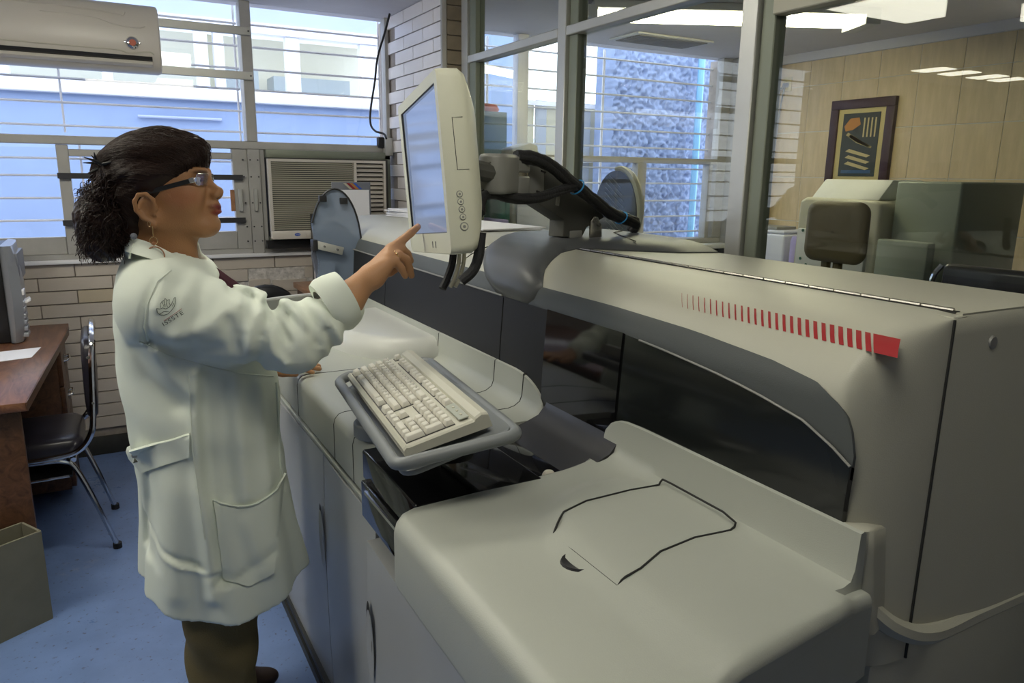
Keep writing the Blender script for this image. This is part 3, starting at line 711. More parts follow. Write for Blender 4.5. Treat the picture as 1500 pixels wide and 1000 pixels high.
# carousel cover standing at the far end
cc = thing('carousel_cover', 'smoky translucent rounded cover with steel bracket at the far end of the analyser', 'cover', (.88, 2.98, .93))
def disc(R1, a0, a1, cz, y0, y1, cx, sx, n=24):
    return [(cx+R1*sx*math.cos(a), cz+R1*math.sin(a)) for a in np.linspace(a0, a1, n)]
cx0, cz0 = .835, 1.20
oute = [(cx0+.105*math.cos(a), cz0+.235*math.sin(a)) for a in np.linspace(-.45*PI, PI*.86, 30)]+[(cx0-.09, 1.24), (cx0-.075, 1.13), (cx0-.09, 1.02), (cx0-.07, .985)]
obj('cover_plate', MB().prism(oute, 'Y', 3.0, 3.012), 'clear_plastic', cc)
inn = [(cx0+.098*math.cos(a), 1.14+.165*math.sin(a)) for a in np.linspace(-.5*PI, PI*.95, 26)]+[(cx0-.065, 1.0)]
obj('inner_disc', MB().prism(inn, 'Y', 3.018, 3.03), 'disc_grey', cc)
obj('rim_edge', MB().tube([(cx0+.105*math.cos(a), 2.995, cz0+.235*math.sin(a)) for a in np.linspace(-.45*PI, PI*.86, 30)], .004, 6), 'black_plastic', cc)
obj('bracket', MB().obox((cx0-.03, 2.985, 1.20), (1, 0, -.28), (0, 1, 0), (.28, 0, 1), .055, .006, .016), 'alu', cc, bevel=.002)
obj('bracket_end', MB().box(cx0-.10, 2.975, 1.19, cx0-.08, 3.02, 1.235), 'black_plastic', cc, bevel=.003)
obj('bolts', MB().lathe((cx0-.055, 2.978, 1.207), [(0, -.003), (.005, -.002), (.006, .002)], 10, axis='Y').lathe((cx0-.002, 2.978, 1.193), [(0, -.003), (.005, -.002), (.006, .002)], 10, axis='Y'), 'chrome', cc)
obj('clear_strip', MB().prism([(cx0-.075, 1.15), (cx0-.01, 1.14), (cx0-.02, .95), (cx0-.085, .95)], 'Y', 2.985, 2.995), 'clear_plastic', cc)
obj('lug', MB().box(cx0-.065, 2.982, 1.385, cx0-.035, 2.998, 1.41), 'black_plastic', cc, bevel=.002); obj('lug', MB().box(cx0+.02, 2.982, 1.375, cx0+.05, 2.998, 1.40), 'black_plastic', cc, bevel=.002)
obj('spoke', MB().tube([(cx0-.01, 3.014, 1.06), (cx0+.06, 3.014, 1.25)], .003, 5), 'black_plastic', cc); obj('spoke', MB().tube([(cx0-.02, 3.014, 1.25), (cx0+.09, 3.014, 1.12)], .002, 5), 'black_plastic', cc)
obj('foot', MB().box(cx0-.08, 3.006, .932, cx0+.05, 3.04, 1.0), 'disc_grey', cc, bevel=.004)

# papers on the machine top
def papers(name, c, rot, n, label, sx=.21, sy=.29):
    t = thing(name, label, 'papers', c)
    for k in range(n):
        a = rot+random.uniform(-.08, .08); ax = Vector((math.cos(a), math.sin(a), 0)); ay = Vector((-ax.y, ax.x, 0))
        obj('sheet', MB().obox(Vector(c)+Vector((random.uniform(-.006, .006), random.uniform(-.006, .006), .002+k*.005)), ax, ay, (0, 0, 1), sx/2, sy/2, .002), 'paper', t)
    return t
papers('paper_stack', (1.33, 3.30, 1.3012), .2, 7, 'stack of white papers on top of the analyser behind the monitor')
papers('paper_sheets', (1.30, 2.62, 1.3012), .05, 2, 'loose white sheets lying on top of the analyser near the monitor arm', .28, .50)

# ================================================================== MONITOR AND ARM
mon = thing('touch_monitor', 'cream touchscreen monitor on a jointed arm above the deck', 'monitor', (.66, 1.58, 1.32))
A0 = Vector((.584, 1.36, 1.700)); A1 = Vector((.611, 1.36, 1.343)); B0 = Vector((.672, 1.80, 1.662)); B1 = Vector((.692, 1.80, 1.303))
# square the panel up: width along eu, height along ev
eu = ((B0+B1)/2-(A0+A1)/2).normalized(); ev = ((A0-A1).normalized()+(B0-B1).normalized()).normalized(); ev = (ev-eu*ev.dot(eu)).normalized()
en = eu.cross(ev).normalized()
if en.x > 0: en = -en             # towards the user
mc0 = (A0+A1+B0+B1)/4; HW, HH = .224, .180
def M(u, v, n): return mc0+eu*u+ev*v+en*n
def rrect(hw, hh, r, n=5):
    out = []
    for cx, cy, a0 in ((hw-r, hh-r, 0), (-hw+r, hh-r, PI/2), (-hw+r, -hh+r, PI), (hw-r, -hh+r, 1.5*PI)):
        for k in range(n+1): a = a0+PI/2*k/n; out.append((cx+r*math.cos(a), cy+r*math.sin(a)))
    return out
sec = [(-.004, HW-.006, HH-.006, 0, .010), (0, HW-.002, HH-.002, 0, .014), (-.006, HW, HH, 0, .016), (-.045, HW, HH, 0, .02), (-.060, HW-.008, HH-.006, .0, .03), (-.075, HW-.03, HH-.03, 0, .04), (-.088, HW-.06, HH-.05, .01, .05), (-.094, HW-.12, HH-.10, .01, .05)]
rows = [[M(u, v+c, n) for u, v in rrect(a, b, r)] for n, a, b, c, r in sec]
mb = MB(); mb.grid(rows[1:], closed_u=True)
n0 = len(mb.v); mb.v += [tuple(p) for p in rows[-1]]; mb.f.append(tuple(range(n0, n0+len(rows[-1])))); mb.mi.append(0)
# front bezel ring
sw, sh = HW-.030, HH-.034
inner = [M(u, v+.010, -.001) for u, v in rrect(sw, sh, .003)]; inn2 = [M(u, v+.010, -.008) for u, v in rrect(sw, sh, .003)]
mb.grid([rows[1], inner, inn2], closed_u=True)
obj('case', mb, 'mon_case', mon, smooth=38)
obj('screen', MB().add([M(-sw, -sh+.01, -.0075), M(sw, -sh+.01, -.0075), M(sw, sh+.01, -.0075), M(-sw, sh+.01, -.0075)], [(0, 1, 2, 3)]), 'screen', mon)
obj('screen_gasket', MB().tube([M(u, v+.010, -.004) for u, v in rrect(sw, sh, .003)]+[M(sw, sh+.010-.003, -.004)], .0022, 5), 'black_plastic', mon)
# side face buttons (near side, facing -eu)
for k, v in enumerate((-.062, -.077, -.092, -.107, -.126)):
    c = M(-HW, v, -.026-.001*k); r = .0055 if k < 4 else .0072
    b = obj('button', MB().tube([c+eu*.002, c-eu*.002], [r, r*.92], 14), 'mon_case', mon)
    obj('button_mark', MB().tube([c-eu*.0015, c-eu*.0024], r*.45, 10), 'arm_grey', b)
    obj('button_ring', MB().tube([c+eu*.002, c-eu*.0004], r*1.25, 14), 'arm_grey', b)
gp = [M(-HW-.0004, .085, -.045), M(-HW-.0004, .085, -.024), M(-HW-.0004, -.015, -.026), M(-HW-.0004, -.015, -.05)]
obj('panel_seam', MB().tube(gp, .0007, 4), 'seam', mon)
for dv in (.02, .05): obj('bezel_mark', MB().obox(M(-.10+dv, -HH+.020, .0005), eu, ev, en, .0012, .007, .0006), 'arm_grey', mon)
# cables hanging below the monitor
cb = M(-.03, -HH, -.05); 
obj('cable', MB().tube(smoothpath([cb+Vector((0, 0, .02)), cb+Vector((-.004, -.004, -.02)), cb+Vector((-.020, -.012, -.055)), cb+Vector((-.036, -.018, -.080))]), .009, 8), 'black_rubber', mon, label='black cable')
for k, dx in enumerate((.010, .022)):
    d = Vector((dx, -.008, 0)); obj('cable', MB().tube(smoothpath([cb+d+Vector((0, 0, .02)), cb+d+Vector((-.002, -.004, -.02)), cb+d+Vector((-.016, -.012, -.055)), cb+d+Vector((-.030, -.018, -.076))]), .0048, 8), 'cable_cream', mon, label='thin cream cable')
cb2 = M(-.19, -HH+.01, -.065)
obj('cable_sleeve', MB().tube(smoothpath([cb2+Vector((.006, 0, .03)), cb2+Vector((.0, 0, -.02)), cb2+Vector((-.012, .004, -.050)), cb2+Vector((-.035, .01, -.070))]), [.011]*25, 10), 'black_rubber', mon, label='thick black cable sleeve')

arm = thing('monitor_arm', 'grey jointed monitor arm with black cable bundles bolted to the analyser top', 'arm', (1.21, 1.80, 1.33))
def capsule_prism(c0, c1, r, z0, z1, n=12):
    c0, c1 = Vector(c0), Vector(c1); d = (c1-c0).normalized(); a0 = math.atan2(d.y, d.x); pts = []
    for k in range(n+1): a = a0+PI/2+PI*k/n; pts.append((c0.x+r*math.cos(a), c0.y+r*math.sin(a)))
    for k in range(n+1): a = a0-PI/2+PI*k/n; pts.append((c1.x+r*math.cos(a), c1.y+r*math.sin(a)))
    return MB().prism(pts, 'Z', z0, z1)
P1 = Y_(724, 256, 1.62); P2 = Y_(738, 257, 1.66); P3 = Y_(744, 258, 1.68); P4 = Y_(755, 259, 1.70)
zt1, zb1 = Y_(724, 225, 1.62).z, Y_(724, 284, 1.62).z; zt2, zb2 = Y_(750, 229, 1.69).z, Y_(750, 290, 1.69).z; zm = (zt2*1.15+zb2*.85)/2
obj('tilt_head', capsule_prism((P1.x, P1.y, 0), (P2.x, P2.y, 0), .037, zb1, zt1), 'arm_grey', arm, bevel=.010, seg=3)
for dx_ in (0, 10): obj('bolt', MB().lathe(Y_(708+dx_, 238, 1.583), [(0, -.002), (.0022, -.001), (.0024, .004)], 8, axis='Y'), 'arm_dark', arm)
obj('monitor_plate', MB().obox(M(.0, .005, -.097), eu, ev, en, .05, .05, .008), 'arm_dark', arm, bevel=.003)
obj('monitor_bracket', MB().tube([M(.0, .005, -.10), (P1.x, P1.y, (zt1+zb1)/2)], .024, 10), 'arm_dark', arm)
obj('elbow_top', capsule_prism((P3.x, P3.y, 0), (P4.x, P4.y, 0), .037, zm+.004, zt2), 'arm_grey', arm, bevel=.006, seg=3)
obj('elbow_bottom', capsule_prism((P3.x, P3.y, 0), (P4.x, P4.y, 0), .037, zb2, zm-.004), 'arm_grey', arm, bevel=.006, seg=3)
obj('elbow_shim', capsule_prism((P3.x, P3.y, 0), (P4.x, P4.y, 0), .033, zm-.005, zm+.005), 'hinge', arm)
def ribbon(pts, d):
    n = len(pts); return MB().add([p for p in pts]+[p+d for p in pts], [tuple(range(n)), tuple(range(2*n-1, n-1, -1))]+[(i, n+i, n+(i+1) % n, (i+1) % n) for i in range(n)])
lq = [(772, 240), (800, 246), (850, 275), (886, 318), (860, 333), (853, 347), (825, 347), (827, 323), (783, 294), (772, 290)]
def lY(px): return 1.70+.09*min(1, max(0, (px-772)/60))
obj('main_link', ribbon([Y_(px, py, lY(px)) for px, py in lq], Vector((-.02, .05, 0))), 'arm_dark', arm, bevel=.003)
obj('link_cheek', ribbon([Y_(px, py, lY(px)-.004) for px, py in ((773, 241), (797, 247), (797, 285), (785, 291), (773, 288))], Vector((-.001, .004, 0))), 'arm_grey', arm, bevel=.001)
for q0, q1 in (((793, 250), (799, 252)), ((812, 259), (818, 262)), ((820, 266), (826, 269)), ((786, 280), (793, 283)), ((838, 310), (843, 313))):
    obj('slot', MB().tube([Y_(*q0, lY(q0[0])-.006), Y_(*q1, lY(q1[0])-.006)], .0028, 6), 'seam', arm)
for px_ in (816, 834): obj('link_plate', ribbon([Y_(px_+a, 288+b, lY(px_)-.005) for a, b in ((0, -8), (5, -6), (3, 14), (-3, 12))], Vector((0, .004, 0))), 'hinge', arm)
b0 = Z_(839, 347, 1.326)
obj('base_block', MB().box(b0.x-.024, b0.y-.02, 1.324, b0.x+.02, b0.y+.05, 1.346), 'arm_grey', arm, bevel=.003)
bp = [(-.019, 0), (-.019, .050), (-.008, .062), (.006, .060), (.019, .036), (.022, 0)]
bx = Z_(864, 347, 1.326)
obj('base_bracket', MB().prism([(bx.x+.0+a, 1.324+b) for a, b in bp], 'Y', bx.y-.03, bx.y-.022), 'hinge', arm, bevel=.001, label='pale cast bracket')
for a, b in ((-.008, .050), (.009, .040)): obj('bolt', MB().lathe((bx.x+a, bx.y-.032, 1.324+b), [(0, -.003), (.0045, -.002), (.005, .002)], 12, axis='Y'), 'arm_dark', arm)
# cable bundle
def wob(path, r, amp=.15): return [r*(1+amp*math.sin(i*1.3)*math.sin(i*.37)) for i in range(len(path))]
def bundle(pxs, r, label, name='cable_bundle'):
    path = smoothpath([Y_(*q) for q in pxs], 8); mb = MB()
    for k in range(5):
        a = 2*PI*k/5; o = [Vector((0, 0, 0))]*len(path)
        pp = []
        for i, p in enumerate(path):
            t = (path[min(i+1, len(path)-1)]-path[max(i-1, 0)]).normalized(); u = t.cross(Vector((0, 0, 1))).normalized(); v = t.cross(u)
            an = a+i*.05; pp.append(p+(u*math.cos(an)+v*math.sin(an))*r*.50)
        mb.tube(pp, wob(pp, r*.55, .12), 8)
    o = obj(name, mb, 'black_rubber', arm, label=label, smooth=60); return o
bundle([(756, 230, 1.66), (780, 231, 1.665), (808, 243, 1.68), (838, 268, 1.70), (868, 292, 1.73), (895, 312, 1.77), (920, 322, 1.81), (930, 327, 1.84), (925, 338, 1.85)], .0175, 'thick black cable bundle running over the arm')
bundle([(702, 312, 1.56), (706, 288, 1.60), (725, 284, 1.62), (755, 291, 1.64), (790, 289, 1.66), (818, 280, 1.68), (842, 272, 1.70)], .0135, 'black cable bundle looping beneath the arm')
for q in ((845, 274, 1.705, .022), (910, 319, 1.79, .020)):
    c = Y_(*q[:3]); u_ = Vector((.45, -.3, .6)).normalized(); v_ = Vector((0, 1, .4)).normalized(); obj('cable_tie', MB().tube([c+u_*math.cos(a)*q[3]+v_*math.sin(a)*q[3] for a in np.linspace(0, 2*PI, 18)], .0022, 5), 'tie_blue', arm)

# ================================================================== KEYBOARD AND TRAY
ku = Vector((-.053, -.505, 0)); ku.normalize()           # long axis, towards the camera
kf0 = Vector((.465, 1.623, 1.045)); kr0 = Vector((.611, 1.604, 1.085))
kv = (kr0-kf0); kv -= ku*kv.dot(ku); KD = kv.length; kv.normalize(); kn = ku.cross(kv).normalized()
if kn.z < 0: kn = -kn
KL = .508
def K(u, v, n): return kf0+ku*u+kv*v+kn*n
kb = thing('keyboard', 'cream full size computer keyboard on the grey swivel tray', 'keyboard', tuple(K(KL/2, KD/2, -.02)))
b4 = [K(0, 0, -.012), K(KL, 0, -.012), K(KL, KD+.012, -.030), K(0, KD+.012, -.030)]
sec = [[K(0, 0, -.014), K(0, 0, -.003), K(0, .006, 0.002), K(0, .010, 0), K(0, KD*.87, 0), K(0, KD*.89, .004), K(0, KD-.004, .008), K(0, KD+.008, .004), K(0, KD+.010, -.020)]]
rows = [[p+ku*t for p in sec[0]] for t in (0, .004, KL-.004, KL)]
for r, d in ((rows[0], -1), (rows[3], 1)):
    for i in range(len(r)): r[i] = r[i]-kn*.003
mb = MB(); mb.grid(rows)
for r in (rows[0], rows[3]): n0 = len(mb.v); mb.v += [tuple(p) for p in r]; mb.f.append(tuple(range(n0, n0+len(r)))); mb.mi.append(0)
mb.add([rows[0][0], rows[3][0], rows[3][-1], rows[0][-1]], [(0, 1, 2, 3)])
obj('case', mb, 'kb_case', kb, smooth=25)
UN = (KL-.026)/22.6; UV = KD*.81/6.75
keym = {}
def key(uc, vc, wu, hu=1, m='kb_key'):
    k = (round(wu, 2), round(hu, 2))
    if k not in keym:
        a, b = wu*UN/2-.0008, hu*UV/2-.0008; a2, b2 = a-.003, b-.0032; mb = MB()
        mb.hexa([ku*x+kv*y for x, y in ((-a, -b), (a, -b), (a, b), (-a, b))], [ku*x+kv*y+kn*.0095 for x, y in ((-a2, -b2+.001), (a2, -b2+.001), (a2, b2+.001), (-a2, b2+.001))])
        o = obj('key', mb, m, bevel=.0008, seg=1); C.objects.unlink(o); keym[k] = o.data
    p = K(.013+uc*UN, .010+vc*UV, .0012); put('key', keym[k], kb, p)
    return p
# dark wells
def well(u0, u1, v0, v1): obj('key_well', MB().obox(K(.013+(u0+u1)/2*UN, .010+(v0+v1)/2*UV, .0005), ku, kv, kn, (u1-u0)/2*UN, (v1-v0)/2*UV, .0008), 'legend', kb)
well(0, 15, -.02, 5.0); well(15.4, 18.4, 3.0, 5.0); well(18.6, 22.6, 0, 5.0); well(0, 1, 5.5, 6.5); well(2, 15, 5.5, 6.5); well(15.4, 18.4, 5.5, 6.5); well(15.4, 18.4, 0, 1); well(16.4, 17.4, 1, 2)
def row(v, ws, u=0):
    for wdt in ws:
        if wdt > 0: key(u+wdt/2, v+.5, wdt)
        u += abs(wdt)
row(4, [1]*13+[2]); row(3, [1.5]+[1]*12+[1.5]); row(2, [1.75]+[1]*11+[2.25]); row(1, [2.25]+[1]*10+[2.75]); row(0, [1.5, -1, 1.5, 7, 1.5, -1, 1.5])
row(5.5, [1, -1, 1, 1, 1, 1, -.5, 1, 1, 1, 1, -.5, 1, 1, 1, 1]); row(5.5, [1, 1, 1], 15.4); row(4, [1, 1, 1], 15.4); row(3, [1, 1, 1], 15.4); row(0, [1, 1, 1], 15.4); row(1, [1], 16.4)
row(4, [1]*4, 18.6); row(3, [1]*3, 18.6); row(2, [1]*3, 18.6); row(1, [1]*3, 18.6); row(0, [2, 1], 18.6)
key(18.6+3.5, 3.0, 1, 2); key(18.6+3.5, 1.0, 1, 2)
obj('light_panel', MB().obox(K(.013+20.6*UN, .010+6.0*UV, .0045), ku, kv, kn, 1.9*UN, .5*UV, .001), 'kb_panel', kb)
for u in (19.6, 20.6, 21.6): obj('indicator', MB().obox(K(.013+u*UN, .010+6.05*UV, .006), ku, kv, kn, .003, .0018, .0008), 'lab_cream', kb)
# legends: small dark glyph ticks on the caps
lg = MB()
for r_, (v, n, u0) in enumerate(((4, 13, 0), (3, 12, 1.5), (2, 11, 1.75), (1, 10, 2.25))):
    for i in range(n): 
        c = K(.013+(u0+i+.38)*UN, .010+(v+.62)*UV, .0112); lg.obox(c, ku, kv, kn, .0007, .0016, .0001); lg.obox(c+ku*.0014, ku, kv, kn, .0007, .0004, .0001)
obj('legends', lg, 'legend', kb, kind='stuff')
# tray
tr = thing('keyboard_tray', 'grey swivel tray with a raised rounded rim carrying the keyboard', 'tray', (.5, 1.37, .93))
tz = -.022
def T(u, v, n): return K(u, v, n)
loop = []
hu, hv, r = (KL+.058)/2, (KD+.068)/2, .03; cu, cv = KL/2+.004, KD/2+.012
for u, v in rrect(hu, hv, r, 6): loop.append(T(cu+u, cv+v, -.014-.024*max(0, v/hv+.3)))
loop.append(loop[0]); loop.append(loop[1])
obj('rim', MB().tube(loop, [.0115]*len(loop), 10, flat=1), 'tray_grey', tr, smooth=60)
obj('tray_floor', MB().prism([(0, 0)]*0+[(0, 0)], 'Z', 0, 1) if False else ribbon([T(cu+u, cv+v, -.034) for u, v in rrect(hu*.97, hv*.95, r, 4)], -kn*.010), 'tray_grey', tr, bevel=.002)
obj('tray_support', ribbon([T(cu+u, cv+v, -.045) for u, v in rrect(hu*.8, hv*.7, r, 4)], -kn*.012), 'pod_grey', tr, bevel=.003)
obj('swivel_arm', capsule_prism((.50, 1.50, 0), (.62, 1.40, 0), .058, .932, .966), 'tray_grey', tr, bevel=.006, seg=3)
obj('swivel_post', MB().tube([(.56, 1.38, .96), (.56, 1.38, 1.02)], .03, 14), 'tray_grey', tr)

# ================================================================== THINGS ON THE WINDOW WALL
# split air conditioner hung on rails
ac = thing('split_air_conditioner', 'cream wall mounted split air conditioner at the top left of the window', 'air conditioner', (-.10, 4.2, 1.95))
pr = [(4.285, 1.962), (4.285, 2.262), (4.16, 2.262), (4.125, 2.250), (4.105, 2.215), (4.095, 2.16), (4.092, 2.09), (4.098, 2.035), (4.112, 1.995), (4.135, 1.968), (4.17, 1.955)]
prL = [(y, z) for y, z in pr]
mb = MB(); mb.prism(prL, 'X', -.62, .332); obj('housing', mb, 'ac_beige', ac, bevel=.012, seg=3)
obj('louver_slot', MB().obox((-.15, 4.104, 2.013), (1, 0, 0), (0, 1, -.35), (0, .35, 1), .44, .012, .0085), 'black_plastic', ac)
obj('louver_blade', MB().obox((-.15, 4.112, 1.992), (1, 0, 0), (0, 1, -.5), (0, .5, 1), .442, .014, .009), 'ac_beige', ac, bevel=.003)
def yfront(z): return float(np.interp(z, [1.968, 1.995, 2.035, 2.09, 2.16, 2.215, 2.25], [4.135, 4.112, 4.098, 4.092, 4.095, 4.105, 4.125]))
obj('face_groove', MB().tube(smoothpath([(x, yfront(z)-.0005, z) for x, z in ((-.6, 2.050), (.0, 2.046), (.13, 2.046), (.17, 2.04), (.185, 2.035), (.22, 2.038), (.28, 2.045), (.30, 2.035))], 5), .004, 6), 'kb_keyleg', ac)
obj('face_ridge', MB().tube(smoothpath([(x, yfront(z)-.001, z) for x, z in ((-.6, 2.225), (.0, 2.215), (.15, 2.205), (.18, 2.20), (.19, 2.215))], 5), .005, 6), 'ac_beige', ac)
obj('face_ridge', MB().tube(smoothpath([(x, yfront(z)+.001, z) for x, z in ((-.15, 2.185), (.05, 2.18), (.15, 2.155), (.24, 2.15), (.27, 2.158))], 5), .004, 6), 'ac_beige', ac)
bc = Vector((.21, 4.088, 2.080))
bd = obj('badge', MB().lathe(bc, [(0, -.010), (.018, -.009), (.026, -.004), (.030, .004)], 22, axis='Y'), 'chrome', ac)
obj('badge_centre', MB().lathe(bc+Vector((0, -.0095, 0)), [(0, -.003), (.012, -.002), (.017, .002)], 18, axis='Y'), 'orange_red', bd)
for x in (.182, .238): obj('badge_fin', MB().obox(bc+Vector((x-.21, .003, .002)), (1, 0, 0), (0, 1, 0), (0, 0, 1), .008, .003, .005), 'chrome', bd, bevel=.001)
for z, mk in ((2.216, 'top'), (1.993, 'bottom')):
    rl = thing('support_rail', 'grey aluminium channel carrying the split air conditioner, %s of the two' % ('upper' if mk == 'top' else 'lower'), 'rail', (0, 4.30, z), 'rails behind the split air conditioner')
    obj('channel', MB().box(-1.2, 4.287, z-.020, .782, 4.313, z+.020), 'alu', rl, bevel=.002, seg=1)
    obj('screw', MB().lathe((.772, 4.284, z), [(0, -.002), (.004, -.001), (.005, .004)], 8, axis='Y'), 'black_metal', rl)
# window air conditioner
wa = thing('window_air_conditioner', 'cream window air conditioner with a fine horizontal grille beside the sliding window', 'air conditioner', (1.15, 4.25, 1.08))
obj('box', MB().box(.83, 4.23, 1.13, 1.50, 4.42, 1.575), 'ac_dark', wa)
obj('surround', MB().box(.825, 4.28, 1.08, 1.535, 4.36, 1.14).box(.825, 4.28, 1.575, 1.535, 4.36, 1.617).box(1.50, 4.28, 1.08, 1.535, 4.36, 1.6), 'alu_green', wa, bevel=.003)
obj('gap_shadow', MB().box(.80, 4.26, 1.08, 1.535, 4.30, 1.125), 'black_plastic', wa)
fb = MB()
for q in ((.815, 1.553, 1.475, 1.567), (.815, 1.18, .830, 1.553), (1.462, 1.18, 1.475, 1.553), (1.287, 1.18, 1.302, 1.553)): fb.box(q[0], 4.195, q[1], q[2], 4.235, q[3])
obj('face_frame', fb, 'ac_beige', wa)
obj('lower_panel', MB().box(.815, 4.19, 1.135, 1.475, 4.235, 1.182), 'ac_beige', wa, bevel=.006)
sl = MB(); n = 34
for k in range(n): z = 1.186+(1.551-1.186)*(k+.5)/n; sl.box(.83, 4.200, z-.0032, 1.287, 4.212, z+.0028)
obj('grille_slats', sl, 'ac_grille', wa, kind='stuff')
obj('grille_back', MB().box(.83, 4.222, 1.18, 1.462, 4.228, 1.553), 'ac_dark', wa)
for k in range(15): z = 1.195+k*.0245; obj('vent_slat', MB().obox((1.382, 4.208, z), (1, 0, 0), (0, 1, .5), (0, -.5, 1), .078, .012, .0035), 'ac_beige', wa)
obj('blue_oval', MB().lathe((.952, 4.1895, 1.160), [(0, -.0015), (.016, -.001), (.0165, .002)], 22, axis='Y'), 'blue_label', wa, label='small blue oval emblem')
bpy.data.objects['blue_oval'].scale = (1, 1, 1)
for v in bpy.data.objects['blue_oval'].data.vertices: v.co.z = (v.co.z-(1.160-1.08))*.5+(1.160-1.08)
obj('emblem_script', MB().tube(smoothpath([(.941, 4.1875, 1.158), (.944, 4.1875, 1.163), (.947, 4.1875, 1.158), (.952, 4.1875, 1.162), (.957, 4.1875, 1.158), (.963, 4.1875, 1.161)], 4), .0007, 4), 'bar_white', wa)
obj('control_flap', MB().box(1.0, 4.187, 1.148, 1.20, 4.192, 1.170), 'ac_beige', wa, bevel=.002)
# black cord and switch box
cord = obj('power_cord', MB().tube(smoothpath([Y_(*q) for q in ((571, 20, 4.10), (563, 50, 4.16), (553, 85, 4.25), (549, 120, 4.28), (543, 160, 4.28), (543, 182, 4.26), (550, 192, 4.2), (562, 196, 4.14), (566, 203, 4.1))]), .006, 7), 'black_rubber', origin=(1.5, 4.2, 1.6))
tag(cord, 'black power cord hanging down the window by the brick pillar', 'cable')
sb = thing('switch_box', 'small grey metal switch box on the brick pillar under the black cord', 'switch', (1.54, 4.10, 1.6))
c_ = X_(569, 214, 1.535)
obj('box', MB().box(1.505, c_.y-.04, c_.z-.055, 1.550, c_.y+.04, c_.z+.045), 'alu', sb, bevel=.004)
obj('plug', MB().obox(c_+Vector((-.045, .01, .02)), (1, 0, 0), (0, 1, 0), (0, 0, 1), .018, .022, .03), 'black_rubber', sb, bevel=.006)

# ================================================================== DESK, COMPUTER, CHAIR, BOX
dk = thing('office_desk', 'brown woodgrain desk with drawers at the left edge under the window', 'desk', (-.6, 3.4, 0))
tp = [(-1.05, 2.80), (-.272, 2.785), (-.188, 4.05), (-.188, 4.20), (-1.05, 4.25)]
obj('desktop', MB().prism(tp, 'Z', .722, .752), 'wood_desk', dk, bevel=.003)
obj('edge_band', ribbon([Vector(q) for q in ((-.2715, 2.785, .722), (-.1875, 4.05, .722), (-.1875, 4.05, .752), (-.2715, 2.785, .752))], Vector((.003, 0, 0))), 'wood_side', dk)
obj('end_panel', MB().box(-1.03, 2.83, 0, -.295, 2.855, .722), 'wood_side', dk, bevel=.002)
obj('end_panel', MB().box(-1.03, 4.16, 0, -.215, 4.185, .722), 'wood_side', dk, bevel=.002)
obj('modesty_panel', MB().box(-.80, 2.86, .05, -.78, 4.16, .722), 'wood_side', dk)
obj('pedestal', MB().box(-.78, 3.74, .06, -.232, 4.155, .718), 'wood_side', dk, bevel=.002)
for z0, z1 in ((.55, .712), (.385, .545), (.07, .38)):
    d = obj('drawer', MB().box(-.232, 3.745, z0, -.212, 4.15, z1), 'wood_side', dk, bevel=.003)
    zc_ = (z0+z1)/2+.0
    obj('handle', MB().tube(smoothpath([(-.212, 3.90, zc_), (-.192, 3.905, zc_+.006), (-.19, 3.95, zc_+.008), (-.192, 3.995, zc_+.006), (-.212, 4.0, zc_)], 4), .006, 8), 'chrome', d)
    obj('handle_plate', MB().lathe((-.211, 3.95, zc_-.004), [(0, -.0), (.026, .001), (.030, -.002)], 16, axis='X'), 'arm_dark', d)
pc = thing('desktop_computer', 'black and silver computer tower standing on the brown desk', 'computer', (-.42, 3.93, .752))
obj('case', MB().box(-.46, 3.80, .756, -.385, 4.18, 1.17), 'pc_black', pc, bevel=.004)
rows = []
for t in np.linspace(0, 1, 10):
    z = .755+.42*t; b = .02*math.sin(PI*t)**.6
    rows.append([(-.385, 3.79-.0, z), (-.375+b*.5, 3.78, z), (-.35+b, 3.80, z), (-.345+b, 3.86, z), (-.345+b*.6, 4.0, z), (-.355, 4.14, z), (-.385, 4.19, z)])
obj('front_bezel', MB().slab(rows, lambda p: Vector((-.39, p.y, p.z))), 'pc_silver', pc, smooth=50)
for k in range(6): obj('bezel_rib', MB().box(-.352+.004, 3.80, .775+.028*k, -.324, 3.88, .795+.028*k), 'pc_silver', pc, bevel=.004)
obj('drive_door', MB().box(-.35, 3.81, 1.02, -.330, 4.1, 1.14), 'pc_grey', pc, bevel=.004); obj('port_cover', MB().box(-.345, 3.80, .96, -.322, 3.86, .985), 'bar_white', pc, bevel=.003)
obj('loose_tag', MB().obox((-.315, 3.83, .935), (1, 0, .5), (0, 1, .3), (-.5, 0, 1), .012, .014, .006), 'paper', pc, bevel=.002)
tag(obj('paper_sheet', MB().add([(-.62, 3.60, .7535), (-.275, 3.66, .7535), (-.298, 3.47, .7535), (-.60, 3.40, .7535), (-.62, 3.60, .7525), (-.275, 3.66, .7525), (-.298, 3.47, .7525), (-.60, 3.40, .7525)], [(0, 3, 2, 1), (4, 5, 6, 7), (0, 1, 5, 4), (1, 2, 6, 5), (2, 3, 7, 6), (3, 0, 4, 7)]), 'paper', origin=(-.45, 3.53, .7525)), 'white sheet of paper lying on the brown desk', 'paper')
